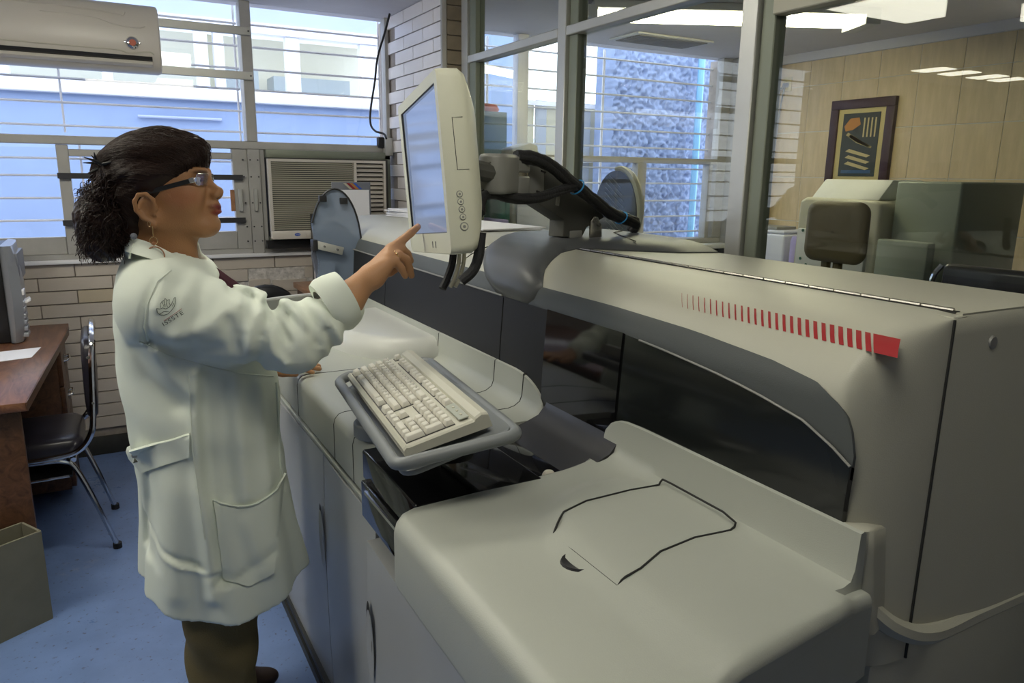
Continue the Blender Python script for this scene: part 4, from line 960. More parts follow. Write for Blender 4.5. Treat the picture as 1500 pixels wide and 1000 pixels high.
# chrome chair, facing the desk
ch = thing('visitor_chair', 'chrome framed chair with dark vinyl seat pushed in at the brown desk', 'chair', (-.22, 3.37, 0))
for i, y in enumerate((3.165, 3.570)):
    leg = smoothpath([(-.67, y, .40), (-.50, y, .405), (-.30, y, .408), (-.215, y, .400), (-.175, y, .36), (-.12, y, .20), (-.065, y, .012)], 6)
    obj('leg', MB().tube(leg, .0135, 10, flat=.75), 'chrome', ch)
    obj('leg', MB().tube(smoothpath([(-.64, y, .41), (-.665, y, .35), (-.70, y, .15), (-.72, y, .012)], 5), .0135, 10, flat=.75), 'chrome', ch)
    for x in (-.065, -.72): obj('foot_cap', MB().tube([(x, y, 0), (x, y, .022)], .017, 10), 'black_rubber', ch)
    fr_p = smoothpath([(-.45, y, .415), (-.25, y, .418), (-.16, y, .435), (-.110, y, .50), (-.095, y, .60), (-.082, y, .78), (-.075, y, .84)], 6)
    if i == 0: left = fr_p
    else: right = fr_p
y0, y1 = 3.165, 3.570
arc = [Vector((-.073, (y0+y1)/2-(y1-y0)/2*math.cos(a), .84+.055*math.sin(a))) for a in np.linspace(0, PI, 12)]
obj('back_frame', MB().tube(left+arc[1:-1]+right[::-1], .0145, 10, flat=.8), 'chrome', ch)
obj('seat_rail', MB().tube([(-.52, y0, .335), (-.20, y0, .338)], .007, 8), 'chrome', ch); obj('seat_rail', MB().tube([(-.18, y0+.0, .40), (-.18, y1, .40)], .010, 8), 'chrome', ch)
st_ = rrect(.215, .20, .06, 5)
rows = [[(-.355+a*k, 3.3675+b*k, z) for a, b in st_] for k, z in ((.93, .415), (1, .425), (1, .452), (.985, .468), (.93, .478), (.8, .484), (.4, .487), (.02, .488))]
obj('seat', MB().grid(rows, closed_u=True), 'vinyl', ch, smooth=50)
obj('under_shelf', MB().box(-.56, y0+.01, .328, -.19, y1-.01, .338), 'black_plastic', ch, bevel=.003)
bk = rrect(.185, .165, .08, 6)
rows = [[(x0+(b)*-.045*-1*0+.05*(b)*.35, 3.3675+a*k, .70+b*k) for a, b in bk] for x0, k in ((-.118, .02), (-.120, .7), (-.116, .93), (-.104, 1.0), (-.088, 1.0), (-.078, .93), (-.073, .6), (-.072, .02))]
obj('backrest', MB().grid(rows, closed_u=True), 'vinyl', ch, smooth=50)
for z in (.62, .80): obj('back_bolt', MB().lathe((-.093, y0-.012, z), [(0, -.004), (.005, -.003), (.006, .004)], 8, axis='Y'), 'arm_dark', ch)
# cardboard box
cbx = thing('cardboard_box', 'olive brown open topped box on the blue floor at the left edge', 'box', (-.4, 2.78, 0))
c0 = Vector((-.275, 2.72, 0)); e1 = Vector((-.093, .16, 0)).normalized()*.115; e2 = Vector((-.16, -.093, 0)).normalized()*.26
def wallp(a, b, name):
    n_ = (b-a).cross(Vector((0, 0, 1))).normalized()*.004
    return obj(name, MB().hexa([a-n_, b-n_, b+n_, a+n_], [p+Vector((0, 0, .325)) for p in (a-n_, b-n_, b+n_, a+n_)]), 'cardboard', cbx)
wallp(c0, c0+e2, 'side'); wallp(c0+e2, c0+e1+e2, 'side'); wallp(c0+e1+e2, c0+e1, 'side'); wallp(c0+e1, c0, 'side')
obj('base', MB().hexa([c0, c0+e2, c0+e1+e2, c0+e1], [p+Vector((0, 0, .01)) for p in (c0, c0+e2, c0+e1+e2, c0+e1)]), 'cardboard', cbx)
hm = c0+e1*.5+Vector((0, 0, .27)); obj('hand_hole', MB().obox(hm, e1, e2, (0, 0, 1), .035, .0065, .012), 'seam', cbx)
# behind the woman: chair back, desk, tower, calendar
bc2 = thing('office_chair', 'black rounded chair back showing above the sleeve before the brick wall', 'chair', (.68, 3.86, 0))
rows = []
ell = [(math.cos(a), math.sin(a)) for a in np.linspace(0, 2*PI, 28, endpoint=False)]
for x, k in ((-.03, .05), (-.028, .8), (-.02, .95), (0, 1), (.02, .97), (.03, .85), (.034, .05)):
    rows.append([(.70+.195*k*c, 3.86+x+.03*abs(c)**2, .715+.225*k*s) for c, s in ell])
obj('backrest', MB().grid(rows, closed_u=True), 'black_plastic', bc2, smooth=60)
obj('seat', MB().lathe((.70, 3.66, .45), [(0, -.03), (.19, -.02), (.215, 0), (.19, .03), (0, .035)], 24), 'black_plastic', bc2, smooth=60)
obj('column', MB().tube([(.70, 3.66, .08), (.70, 3.66, .43)], .025, 12), 'black_metal', bc2)
for k in range(5): a = k*2*PI/5; obj('leg', MB().tube([(.70, 3.66, .10), (.70+.24*math.cos(a), 3.66+.24*math.sin(a), .035)], [.022, .014], 8), 'black_metal', bc2)
obj('back_stem', MB().tube([(.70, 3.70, .43), (.70, 3.88, .45), (.70, 3.89, .6)], .015, 8), 'black_metal', bc2)
sd = thing('side_desk', 'small light brown wooden desk between the chair back and the analyser', 'desk', (1.05, 4.0, 0))
obj('desktop', MB().box(.92, 3.66, .862, 1.50, 4.22, .892), 'wood_light', sd, bevel=.003)
for x, y in ((.94, 3.70), (.94, 4.17), (1.46, 3.70), (1.46, 4.17)): obj('leg', MB().box(x-.0, y, 0, x+.03, y+.03, .862), 'wood_side', sd)
obj('side_panel', MB().box(.93, 3.74, .25, .945, 4.17, .862), 'wood_side', sd)
t2 = thing('black_computer_tower', 'black computer tower with a lit blue power light on the side desk', 'computer', (1.04, 3.95, .892))
obj('case', MB().box(1.015, 3.93, .892, 1.07, 4.15, 1.275), 'pc_black', t2, bevel=.004)
obj('front_panel', MB().box(1.0, 3.915, .892, 1.075, 3.93, 1.285), 'black_plastic', t2, bevel=.006)
obj('power_light', MB().box(1.05, 3.911, 1.235, 1.062, 3.916, 1.262), 'led_blue', t2, bevel=.001)
obj('white_side', MB().box(1.078, 3.93, .892, 1.11, 4.15, 1.21), 'white_plastic', t2, bevel=.003)
obj('loose_lead', MB().tube(smoothpath([(1.0, 3.96, 1.1), (.985, 3.97, 1.0), (.985, 3.97, .92), (1.0, 3.97, .894)], 4), .003, 5), 'bar_white', t2)
ms = obj('mouse', MB().lathe((1.02, 3.74, .893), [(.028, 0), (.030, .012), (.022, .024), (.0, .028)], 18), 'chrome', origin=(1.02, 3.74, .893), smooth=60); tag(ms, 'small shiny silver object on the side desk', 'mouse')
cal = thing('desk_calendar', 'dark calendar card with a coloured diagonal stripe, before the window air conditioner', 'calendar', (1.18, 3.97, 1.2))
obj('stand', MB().box(1.12, 3.95, .892, 1.29, 4.02, 1.24), 'pc_black', cal, bevel=.004)
obj('card', MB().box(1.085, 3.935, 1.24, 1.295, 3.945, 1.45), 'pc_grey', cal, bevel=.001)
obj('white_page', MB().box(1.10, 3.930, 1.24, 1.285, 3.934, 1.41), 'paper', cal)
for k, m_ in enumerate(('lab_cream', 'red', 'art_orange', 'blue_label')): obj('stripe', MB().add([(1.145+k*.018, 3.9325, 1.445), (1.160+k*.018, 3.9325, 1.445), (1.195+k*.018, 3.9325, 1.413), (1.180+k*.018, 3.9325, 1.413)], [(0, 1, 2, 3)]), m_, cal)

# ================================================================== LAB BEHIND THE GLASS
lf_ = thing('fluorescent_fixture', 'long lit fluorescent batten on the lab ceiling', 'ceiling light', (3.3, 3.0, 2.33))
Pa, Pb = Vector((3.68, 2.78, 2.315)), Vector((2.35, 3.42, 2.315)); dd = (Pa-Pb).normalized(); dn = Vector((-dd.y, dd.x, 0))
obj('housing', MB().obox((Pa+Pb)/2+Vector((0, 0, .035)), dd, dn, (0, 0, 1), (Pa-Pb).length/2+.01, .13, .018), 'lab_white', lf_, bevel=.003)
for s in (-.055, .055): obj('tube', MB().tube([Pb+dn*s, Pa-dd*.08+dn*s], .019, 10), 'tube', lf_)
obj('end_cap', MB().obox(Pa-dd*.03, dd, dn, (0, 0, 1), .04, .13, .03), 'lab_white', lf_, bevel=.004)
obj('end_cap', MB().obox(Pb-dd*.03, dd, dn, (0, 0, 1), .04, .13, .03), 'lab_white', lf_, bevel=.004)
vn = thing('ceiling_vent', 'grey slatted air vent in the lab ceiling near the windows', 'vent', (3.3, 4.0, CZ))
obj('frame', MB().box(3.0, 3.86, CZ-.012, 3.62, 4.16, CZ-.001), 'lab_white', vn)
for k in range(9): obj('slat', MB().box(3.03, 3.885+k*.029, CZ-.018, 3.59, 3.90+k*.029, CZ-.008), 'vent', vn)
# framed picture on the tiled wall
pic = thing('framed_picture', 'dark maroon framed tan and black figure print on the tiled lab wall', 'picture', (4.48, 3.33, 1.42))
PY0, PY1, PZ0, PZ1 = 3.10, 3.575, 1.42, 2.02
for q in ((PY0, PZ0, PY1, PZ0+.06), (PY0, PZ1-.06, PY1, PZ1), (PY0, PZ0+.06, PY0+.06, PZ1-.06), (PY1-.06, PZ0+.06, PY1, PZ1-.06)): obj('frame_bar', MB().box(4.465, q[0], q[1], 4.498, q[2], q[3]), 'frame_maroon', pic, bevel=.004)
obj('mat', MB().box(4.480, PY0+.055, PZ0+.055, 4.496, PY1-.055, PZ1-.055), 'mat_cream', pic)
ay0, ay1, az0, az1 = PY0+.10, PY1-.10, PZ0+.10, PZ1-.09
obj('print', MB().box(4.476, ay0, az0, 4.482, ay1, az1), 'art_dark', pic)
def art(poly, m_, d=4.4745): obj('print_shape', MB().add([(d, ay1-(ay1-ay0)*u, az0+(az1-az0)*v) for u, v in poly], [tuple(range(len(poly)))]), m_, pic)
art([(.05, .80), (.2, .92), (.45, .93), (.5, .82), (.3, .74), (.1, .72)], 'art_orange')
for k in range(5): art([(.12+.07*k, .66-.03*k), (.6+.06*k, .50-.015*k), (.66+.05*k, .53-.015*k), (.18+.07*k, .70-.03*k)], 'art_tan')
for k in range(4): art([(.58+.1*k, .62), (.62+.1*k, .62), (.62+.1*k, .92), (.58+.1*k, .92)], 'art_tan')
for k in range(3): art([(.15, .40-.10*k), (.75, .30-.10*k), (.85, .33-.10*k), (.25, .44-.10*k)], 'art_tan')
art([(.08, .05), (.9, .05), (.9, .10), (.08, .10)], 'art_blue')
ou = thing('wall_outlet', 'cream wall socket with a grey lead high on the tiled lab wall', 'socket', (4.49, 4.0, 2.15))
obj('plate', MB().box(4.488, 3.96, 2.12, 4.499, 4.04, 2.22), 'mat_cream', ou, bevel=.003)
obj('plug', MB().box(4.465, 3.98, 2.15, 4.489, 4.02, 2.18), 'pc_grey', ou, bevel=.004)
obj('lead', MB().tube(smoothpath([(4.47, 4.0, 2.16), (4.475, 4.03, 2.0), (4.475, 4.05, 1.7), (4.475, 4.06, 1.4), (4.475, 4.08, 1.15), (4.45, 4.02, 1.0)], 6), .006, 6), 'arm_grey', ou)
obj('lead', MB().tube(smoothpath([(4.47, 4.0, 2.155), (4.46, 4.1, 2.12), (4.44, 4.3, 2.10)], 6), .008, 6), 'arm_grey', ou)
# bench and instruments
bn = thing('lab_bench', 'white topped lab bench along the tiled wall', 'bench', (3.95, 2.9, 0))
obj('worktop', MB().box(3.55, 2.95, .86, 4.46, 4.05, .90), 'lab_white', bn, bevel=.004)
obj('cabinet', MB().box(3.6, 3.0, 0, 4.4, 4.0, .86), 'lab_grey_green', bn)
prn = thing('desktop_printer', 'bluish white desktop printer on the lab bench beside the mullion', 'printer', (3.8, 3.35, .90))
obj('body', MB().box(3.76, 3.26, .90, 4.05, 3.66, 1.155), 'lab_blue_white', prn, bevel=.015, seg=3)
obj('lid', MB().box(3.765, 3.27, 1.156, 4.04, 3.65, 1.175), 'lab_blue_white', prn, bevel=.006)
obj('badge', MB().lathe((3.757, 3.47, 1.09), [(0, .0), (.012, .0), (.012, .003)], 12, axis='X'), 'lilac', prn)
obj('scanner_lip', MB().box(3.80, 3.36, 1.176, 3.98, 3.62, 1.195), 'arm_grey', prn, bevel=.004)
bt1 = thing('reagent_bottle', 'white plastic bottle with a pink label behind the desktop printer', 'bottle', (4.0, 3.18, .90))
obj('bottle', MB().lathe((3.98, 3.17, .90), [(0, 0), (.045, 0), (.045, .26), (.03, .30), (.018, .31), (.018, .345), (0, .345)], 20), 'lab_white', bt1, smooth=50)
obj('label_band', MB().lathe((3.98, 3.17, 1.17), [(.0375, -.012), (.0395, -.012), (.0365, .018), (.034, .018)], 20), 'pink', bt1)
b5 = obj('lilac_canister', MB().lathe((3.80, 3.165, .90), [(0, 0), (.06, 0), (.06, .22), (.05, .25), (0, .25)], 20), 'lilac', origin=(3.80, 3.165, .90), smooth=50); tag(b5, 'lilac canister standing between the printer and the lab instrument', 'canister')
an = thing('bench_analyser', 'cream and grey green lab instrument with a rounded hood behind the glass', 'instrument', (3.4, 2.6, 0))
obj('hood', MB().prism([(2.31, 1.0), (2.31, 1.375), (2.34, 1.40), (2.76, 1.405), (2.80, 1.385), (2.81, 1.0)], 'X', 3.32, 3.75), 'lab_cream', an, bevel=.02, seg=3)
obj('front_panel', MB().box(3.30, 2.36, .70, 3.335, 2.78, 1.24), 'lab_white', an, bevel=.01)
obj('rear_slope', MB().prism([(3.36, 1.40), (3.75, 1.40), (3.70, 1.50), (3.46, 1.50)], 'Y', 2.36, 2.76), 'lab_white', an, bevel=.008)
obj('body', MB().box(3.34, 2.02, 0, 3.95, 2.81, 1.0), 'lab_grey_green', an, bevel=.006)
obj('side_tower', MB().box(3.40, 1.98, .95, 3.92, 2.30, 1.495), 'lab_grey_green', an, bevel=.012, seg=3)
obj('side_panel', MB().box(3.30, 2.04, .60, 3.36, 2.30, 1.22), 'lab_grey_green', an, bevel=.01)
for y, z in ((2.74, 1.23), (2.74, 1.08), (2.70, 1.05)): obj('indicator', MB().lathe((3.297, y, z), [(0, 0), (.008, 0), (.008, .005)], 10, axis='X'), 'dark_green', an)
oc = thing('reflected_chair', 'chair reflection built as a brown padded chair back before the cream lab instrument', 'chair', (2.75, 2.1, 0))  # solid chair stands in for a chair reflection in the glass
pts = rrect(.150, .130, .05, 5)
cc_ = X_(1225, 340, 2.75)
rows = [[(cc_.x+dx+.02*(b/.13)**2*0, cc_.y+a*k, cc_.z+b*k) for a, b in pts] for dx, k in ((-.025, .05), (-.025, .8), (-.015, .97), (0, 1), (.015, .97), (.025, .8), (.025, .05))]
obj('backrest', MB().grid(rows, closed_u=True), 'brown_chair', oc, smooth=60)
obj('back_stem', MB().tube([(cc_.x+.03, cc_.y, cc_.z-.02), (cc_.x+.04, cc_.y, .62), (cc_.x-.05, cc_.y, .45)], .02, 8), 'brown_chair', oc)
obj('back_stem', MB().tube([(cc_.x+.03, cc_.y+.06, cc_.z-.02), (cc_.x+.04, cc_.y+.06, .62), (cc_.x-.05, cc_.y+.05, .45)], .02, 8), 'brown_chair', oc)
obj('seat', MB().lathe((cc_.x-.22, cc_.y, .45), [(0, -.03), (.19, -.02), (.21, 0), (.19, .03), (0, .035)], 24), 'brown_chair', oc, smooth=60)
obj('column', MB().tube([(cc_.x-.22, cc_.y, .06), (cc_.x-.22, cc_.y, .43)], .025, 10), 'black_metal', oc)
for k in range(5): a = k*2*PI/5; obj('leg', MB().tube([(cc_.x-.22, cc_.y, .09), (cc_.x-.22+.24*math.cos(a), cc_.y+.24*math.sin(a), .03)], [.022, .014], 8), 'black_metal', oc)
bk_ = thing('black_bench_seat', 'black waiting seat with a chrome edge behind the near end of the analyser', 'seat', (2.5, 1.3, 0))
ca, cbb = X_(1375, 388, 2.55), X_(1500, 390, 2.55)
zt_ = (ca.z+cbb.z)/2-.005
obj('backrest', MB().box(2.55, .95, zt_-.40, 2.60, ca.y-.01, zt_), 'vinyl', bk_, bevel=.02, seg=3)
obj('chrome_edge', MB().tube(smoothpath([(2.57, ca.y, zt_-.01), (2.55, ca.y+.015, zt_-.06), (2.54, ca.y+.02, zt_-.2), (2.50, ca.y+.02, .45)], 5), .010, 8), 'chrome', bk_)
obj('seat', MB().box(2.08, .95, .42, 2.52, ca.y, .48), 'vinyl', bk_, bevel=.02, seg=3)
for x in (2.12, 2.5):
    for y in (1.0, ca.y-.04): obj('leg', MB().tube([(x, y, 0), (x, y, .42)], .012, 8), 'chrome', bk_)
# left part of the lab
tc_ = thing('teal_cabinet', 'tall dark teal cabinet in the lab behind the monitor', 'cabinet', (2.05, 4.0, 0))
obj('body', MB().box(1.86, 3.95, 0, 2.14, 4.25, 1.855), 'teal_cab', tc_, bevel=.005)
obj('door', MB().box(1.87, 3.935, .05, 2.13, 3.949, 1.845), 'teal_cab', tc_, bevel=.003)
tag(obj('red_pouch', MB().lathe((2.06, 4.08, 1.857), [(0, 0), (.075, 0), (.085, .02), (.07, .045), (.02, .052), (0, .052)], 18), 'orange_red', origin=(2.06, 4.08, 1.857), smooth=60), 'orange red pouch on top of the teal cabinet', 'pouch')
wi = thing('white_instrument', 'tall white lab instrument behind the glass post above the arm', 'instrument', (2.75, 3.9, 0))
ia, ib = Y_(752, 262, 3.7), Y_(855, 262, 3.7)
obj('body', MB().box(ia.x, 3.7, 0, ib.x, 3.9, Y_(800, 230, 3.7).z), 'lab_white', wi, bevel=.02, seg=3)
obj('door', MB().box(ia.x+.02, 3.688, .5, ib.x-.02, 3.699, Y_(800, 262, 3.7).z), 'lab_blue_white', wi, bevel=.004)
tag(obj('white_canister', MB().prism([(Y_(750, 235, 3.72).x, Y_(800, 230, 3.7).z), (Y_(750, 235, 3.72).x, Y_(750, 217, 3.72).z), (Y_(778, 210, 3.72).x, Y_(778, 209, 3.72).z), (Y_(788, 215, 3.72).x, Y_(788, 213, 3.72).z), (Y_(790, 235, 3.72).x, Y_(800, 230, 3.7).z)], 'Y', 3.72, 3.86), 'lab_white', origin=(ia.x+.05, 3.8, Y_(800, 230, 3.7).z), bevel=.01), 'white sloped canister on top of the tall white instrument', 'canister')
ga, gb_ = X_(740, 285, 1.80), X_(706, 285, 1.80)
gb = obj('green_bin', MB().box(1.80, ga.y, .901, 1.83, gb_.y, ga.z), 'dark_green', origin=(1.9, ga.y, .9), bevel=.006); tag(gb, 'dark green box on the lab counter just behind the monitor', 'box')
lc = thing('lab_counter', 'low grey lab counter behind the glass partition', 'counter', (2.2, 3.4, 0))
obj('worktop', MB().box(1.72, 2.9, .87, 1.96, 3.66, .90), 'lab_white', lc, bevel=.004); obj('body', MB().box(1.74, 2.93, 0, 1.94, 3.63, .87), 'lab_grey_green', lc)
la, lb = X_(738, 322, 1.76), X_(706, 322, 1.76)
tag(obj('lilac_pack', MB().box(1.74, la.y, .901, 1.79, lb.y-.01, la.z), 'lilac', origin=(1.76, la.y, .9), bevel=.006), 'lilac package in front of the dark green box', 'package')
rc = thing('round_hood', 'round blue grey hood with imitated reflection lines and a cream curved rim behind the monitor arm', 'hood', (2.3, 2.9, .9))
hc = X_(900, 310, 2.25); R_ = .20
obj('hood_disc', MB().prism([(hc.y+.17*math.cos(a), hc.z+R_*math.sin(a)) for a in np.linspace(0, 2*PI, 36, endpoint=False)], 'X', 2.25, 2.28), 'disc_grey', rc, label='blue grey disc')
rm = [(2.27, hc.y-.17*math.cos(a)*1.05, hc.z+R_*1.05*math.sin(a)) for a in np.linspace(-.4, PI*.55, 20)]
obj('rim', MB().tube(rm, [.010+.010*math.sin(PI*i/19) for i in range(20)], 8), 'lab_cream', rc)
for k in range(11): 
    t = -.8+k*.16; hl = .16*math.sqrt(max(.05, 1-t*t)); obj('reflected_line', MB().obox((2.248, hc.y+.0, hc.z+.02+t*.16), (0, 1, .6), (1, 0, 0), (0, -.6, 1), hl*.6, .003, .0015), 'pc_silver', rc)  # thin strips imitate ribbed lines reflected on the hood
obj('column', MB().box(2.24, hc.y-.10, 0, 2.36, hc.y+.08, hc.z-.1), 'lab_grey_green', rc, bevel=.01)

# ceiling lamps of the room
def lamp(x, y, sx, sy, label, grp=None, m='panel_light'):
    t = thing('ceiling_lamp', label, 'ceiling light', (x, y, CZ), grp)
    obj('frame', MB().box(x-sx/2-.02, y-sy/2-.02, CZ-.03, x+sx/2+.02, y+sy/2+.02, CZ-.001), 'lab_white', t, bevel=.003)
    obj('diffuser', MB().box(x-sx/2, y-sy/2, CZ-(.11 if sx > .5 else .036), x+sx/2, y+sy/2, CZ-.030), m, t)
lamp(.45, .62, .9, .28, 'ceiling lamp box above the near end of the analyser', None, 'panel_dim')
lamp(.2, 2.4, 1.0, .20, 'ceiling lamp panel above the far end of the aisle', None)
lamp(-1.3, 2.0, 1.2, .35, 'ceiling lamp panel over the left part of the room', None)
for k, x in enumerate((-2.47, -2.81, -3.2, -3.5)): lamp(x, 3.72, .18, .25, 'small square ceiling lamp far left, number %s from the window side' % ('one', 'two', 'three', 'four')[k], 'small square lamps')

# ================================================================== PERSON (signed distance fields -> surface nets)
class Field:
    def __init__(s, lo, hi, h):
        s.lo = np.array(lo, float); s.h = h; s.n = (np.ceil((np.array(hi)-s.lo)/h)).astype(int)+1
        s.F = np.full(s.n, .08, np.float32)
    def win(s, lo, hi):
        a = np.clip(np.floor((np.array(lo)-s.lo)/s.h).astype(int), 0, s.n-1); b = np.clip(np.ceil((np.array(hi)-s.lo)/s.h).astype(int)+1, 1, s.n)
        if np.any(b <= a): return None
        ax = [s.lo[i]+s.h*np.arange(a[i], b[i]) for i in range(3)]
        X, Yv, Zv = ax[0][:, None, None], ax[1][None, :, None], ax[2][None, None, :]
        return (slice(a[0], b[0]), slice(a[1], b[1]), slice(a[2], b[2])), X, Yv, Zv
    def blend(s, lo, hi, fn, k=.01, sub=False):
        pad = .05
        w_ = s.win(np.minimum(lo, hi)-pad, np.maximum(lo, hi)+pad)
        if w_ is None: return
        sl, X, Yv, Zv = w_; d = fn(X, Yv, Zv).astype(np.float32); f = s.F[sl]
        if sub: d = -d; s.F[sl] = -Field.smin(-f, -d, k)
        else: s.F[sl] = Field.smin(f, d, k)
    @staticmethod
    def smin(a, b, k):
        if k <= 0: return np.minimum(a, b)
        h = np.clip(.5+.5*(b-a)/k, 0, 1); return b*(1-h)+a*h-k*h*(1-h)
    def cap(s, a, b, ra, rb=None, k=.01, sub=False):
        a = np.array(a, float); b = np.array(b, float); rb = ra if rb is None else rb; d = b-a; L = max(d@d, 1e-12)
        def fn(X, Y, Z):
            t = np.clip(((X-a[0])*d[0]+(Y-a[1])*d[1]+(Z-a[2])*d[2])/L, 0, 1)
            return np.sqrt((X-a[0]-t*d[0])**2+(Y-a[1]-t*d[1])**2+(Z-a[2]-t*d[2])**2)-(ra+(rb-ra)*t)
        r = max(ra, rb); s.blend(np.minimum(a, b)-r, np.maximum(a, b)+r, fn, k, sub)
    def ell(s, c, R, axes=None, k=.01, sub=False):
        c = np.array(c, float); R = np.array(R, float); A = np.eye(3) if axes is None else np.array(axes, float)
        def fn(X, Y, Z):
            q = [((X-c[0])*A[i][0]+(Y-c[1])*A[i][1]+(Z-c[2])*A[i][2]) for i in range(3)]
            k0 = np.sqrt(sum((q[i]/R[i])**2 for i in range(3))); k1 = np.sqrt(sum((q[i]/R[i]**2)**2 for i in range(3)))+1e-9
            return k0*(k0-1)/k1
        m = R.max(); s.blend(c-m, c+m, fn, k, sub)
    def crease(s, pts, A, sig):
        """soft ridge (A>0) or groove (A<0) along a polyline, on the side facing -Y"""
        P = np.array([(p[0], p[2]) for p in pts]); pad = sig*2.6; lo = [P[:, 0].min()-pad, -9, P[:, 1].min()-pad]; hi = [P[:, 0].max()+pad, 1.86, P[:, 1].max()+pad]
        sl, X, Y, Z = s.win(lo, hi); D = np.full((X.shape[0], 1, Z.shape[2]), 9.)
        for a, b in zip(P, P[1:]):
            d = b-a; t = np.clip(((X-a[0])*d[0]+(Z-a[1])*d[1])/(d@d), 0, 1); D = np.minimum(D, (X-a[0]-t*d[0])**2+(Z-a[1]-t*d[1])**2)
        s.F[sl] -= (A*np.exp(-D/sig**2)).astype(np.float32)
    def mesh(s):
        F = s.F; n = F.shape; neg = F < 0
        c = sum(neg[i:n[0]-1+i, j:n[1]-1+j, k:n[2]-1+k].astype(np.int8) for i in (0, 1) for j in (0, 1) for k in (0, 1))
        act = np.argwhere((c > 0) & (c < 8)); idx = -np.ones((n[0]-1, n[1]-1, n[2]-1), np.int32); idx[tuple(act.T)] = np.arange(len(act))
        acc = np.zeros((len(act), 3)); cnt = np.zeros(len(act))
        corners = [(i, j, k) for i in (0, 1) for j in (0, 1) for k in (0, 1)]
        for a in corners:
            for ax in range(3):
                if a[ax]: continue
                b = list(a); b[ax] = 1; va = F[act[:, 0]+a[0], act[:, 1]+a[1], act[:, 2]+a[2]]; vb = F[act[:, 0]+b[0], act[:, 1]+b[1], act[:, 2]+b[2]]
                m = (va < 0) != (vb < 0); t = np.zeros(len(act)); t[m] = va[m]/(va[m]-vb[m]); p = np.zeros((len(act), 3)); p[:] = a; p[:, ax] = t
                acc[m] += p[m]; cnt[m] += 1
        V = s.lo+(act+acc/cnt[:, None])*s.h; Q = []
        for ax in range(3):
            o1, o2 = [(1, 2), (2, 0), (0, 1)][ax]
            sl0 = [slice(0, n[0]), slice(0, n[1]), slice(0, n[2])]; sl0[ax] = slice(0, n[ax]-1); sl1 = list(sl0); sl1[ax] = slice(1, n[ax])
            A, B = neg[tuple(sl0)], neg[tuple(sl1)]; e = np.argwhere(A != B); e = e[(e[:, o1] > 0) & (e[:, o2] > 0) & (e[:, o1] < n[o1]-1) & (e[:, o2] < n[o2]-1)]
            d1 = np.zeros(3, int); d1[o1] = 1; d2 = np.zeros(3, int); d2[o2] = 1
            q = np.stack([idx[tuple((e-d1-d2).T)], idx[tuple((e-d2).T)], idx[tuple(e.T)], idx[tuple((e-d1).T)]], 1)
            fl = A[tuple(e.T)]; q[~fl] = q[~fl][:, ::-1]; Q.append(q)
        Q = np.concatenate(Q); Q = Q[(Q >= 0).all(1)]; return V, Q
def mesh_obj(name, V, Q, m, parent=None, origin=None, relax=1):
    V = V.copy()
    for _ in range(relax):        # light Laplacian smoothing
        acc = np.zeros_like(V); cnt = np.zeros(len(V))
        for a in range(4):
            np.add.at(acc, Q[:, a], V[Q[:, (a+1) % 4]]); np.add.at(cnt, Q[:, a], 1); np.add.at(acc, Q[:, (a+1) % 4], V[Q[:, a]]); np.add.at(cnt, Q[:, (a+1) % 4], 1)
        V = V*.5+.5*acc/np.maximum(cnt, 1)[:, None]
    me = bpy.data.meshes.new(name); off = np.array(origin_of(parent) if parent else (origin or (0, 0, 0)))
    me.vertices.add(len(V)); me.vertices.foreach_set('co', (V-off).ravel().astype(np.float32))
    me.loops.add(Q.size); me.loops.foreach_set('vertex_index', Q.ravel().astype(np.int32)); me.polygons.add(len(Q)); me.polygons.foreach_set('loop_start', np.arange(0, Q.size, 4, dtype=np.int32))
    me.update(calc_edges=True); me.validate(); me.polygons.foreach_set('use_smooth', np.ones(len(me.polygons), bool)); me.materials.append(MATS[m])
    o = bpy.data.objects.new(name, me); link(o, parent)
    if not parent: o.location = off
    WORLD0[o.name] = Vector(off); return o, V
def W(px, py, Y): return np.array(Y_(px, py, Y))
def nrm(v): v = np.array(v, float); return v/np.linalg.norm(v)

# --- head frame: u forward, w to her right (towards the lens side), v up
HY = 1.82
HO = W(229, 300, HY); yaw = math.radians(25)
eU = np.array([math.cos(yaw), -math.sin(yaw), 0]); eW = np.array([-math.sin(yaw), -math.cos(yaw), 0]); eV = np.array([0, 0, 1.])
def Hd(u, v, w=0): return HO+eU*u+eV*v+eW*w
AX = [eU, eW, eV]
def HP(px, py, w=0):      # profile pixel -> head point on the mid plane, shifted sideways
    p = W(px, py, HY)-HO; return Hd(p[0]/.95, p[2], w)
def rotax(deg):           # ellipsoid axes tilted about w: first axis raised by deg
    a = math.radians(deg); return [eU*math.cos(a)+eV*math.sin(a), eW, -eU*math.sin(a)+eV*math.cos(a)]
Bf = Field((-.09, 1.50, .76), (.72, 2.24, 1.60), .0034)
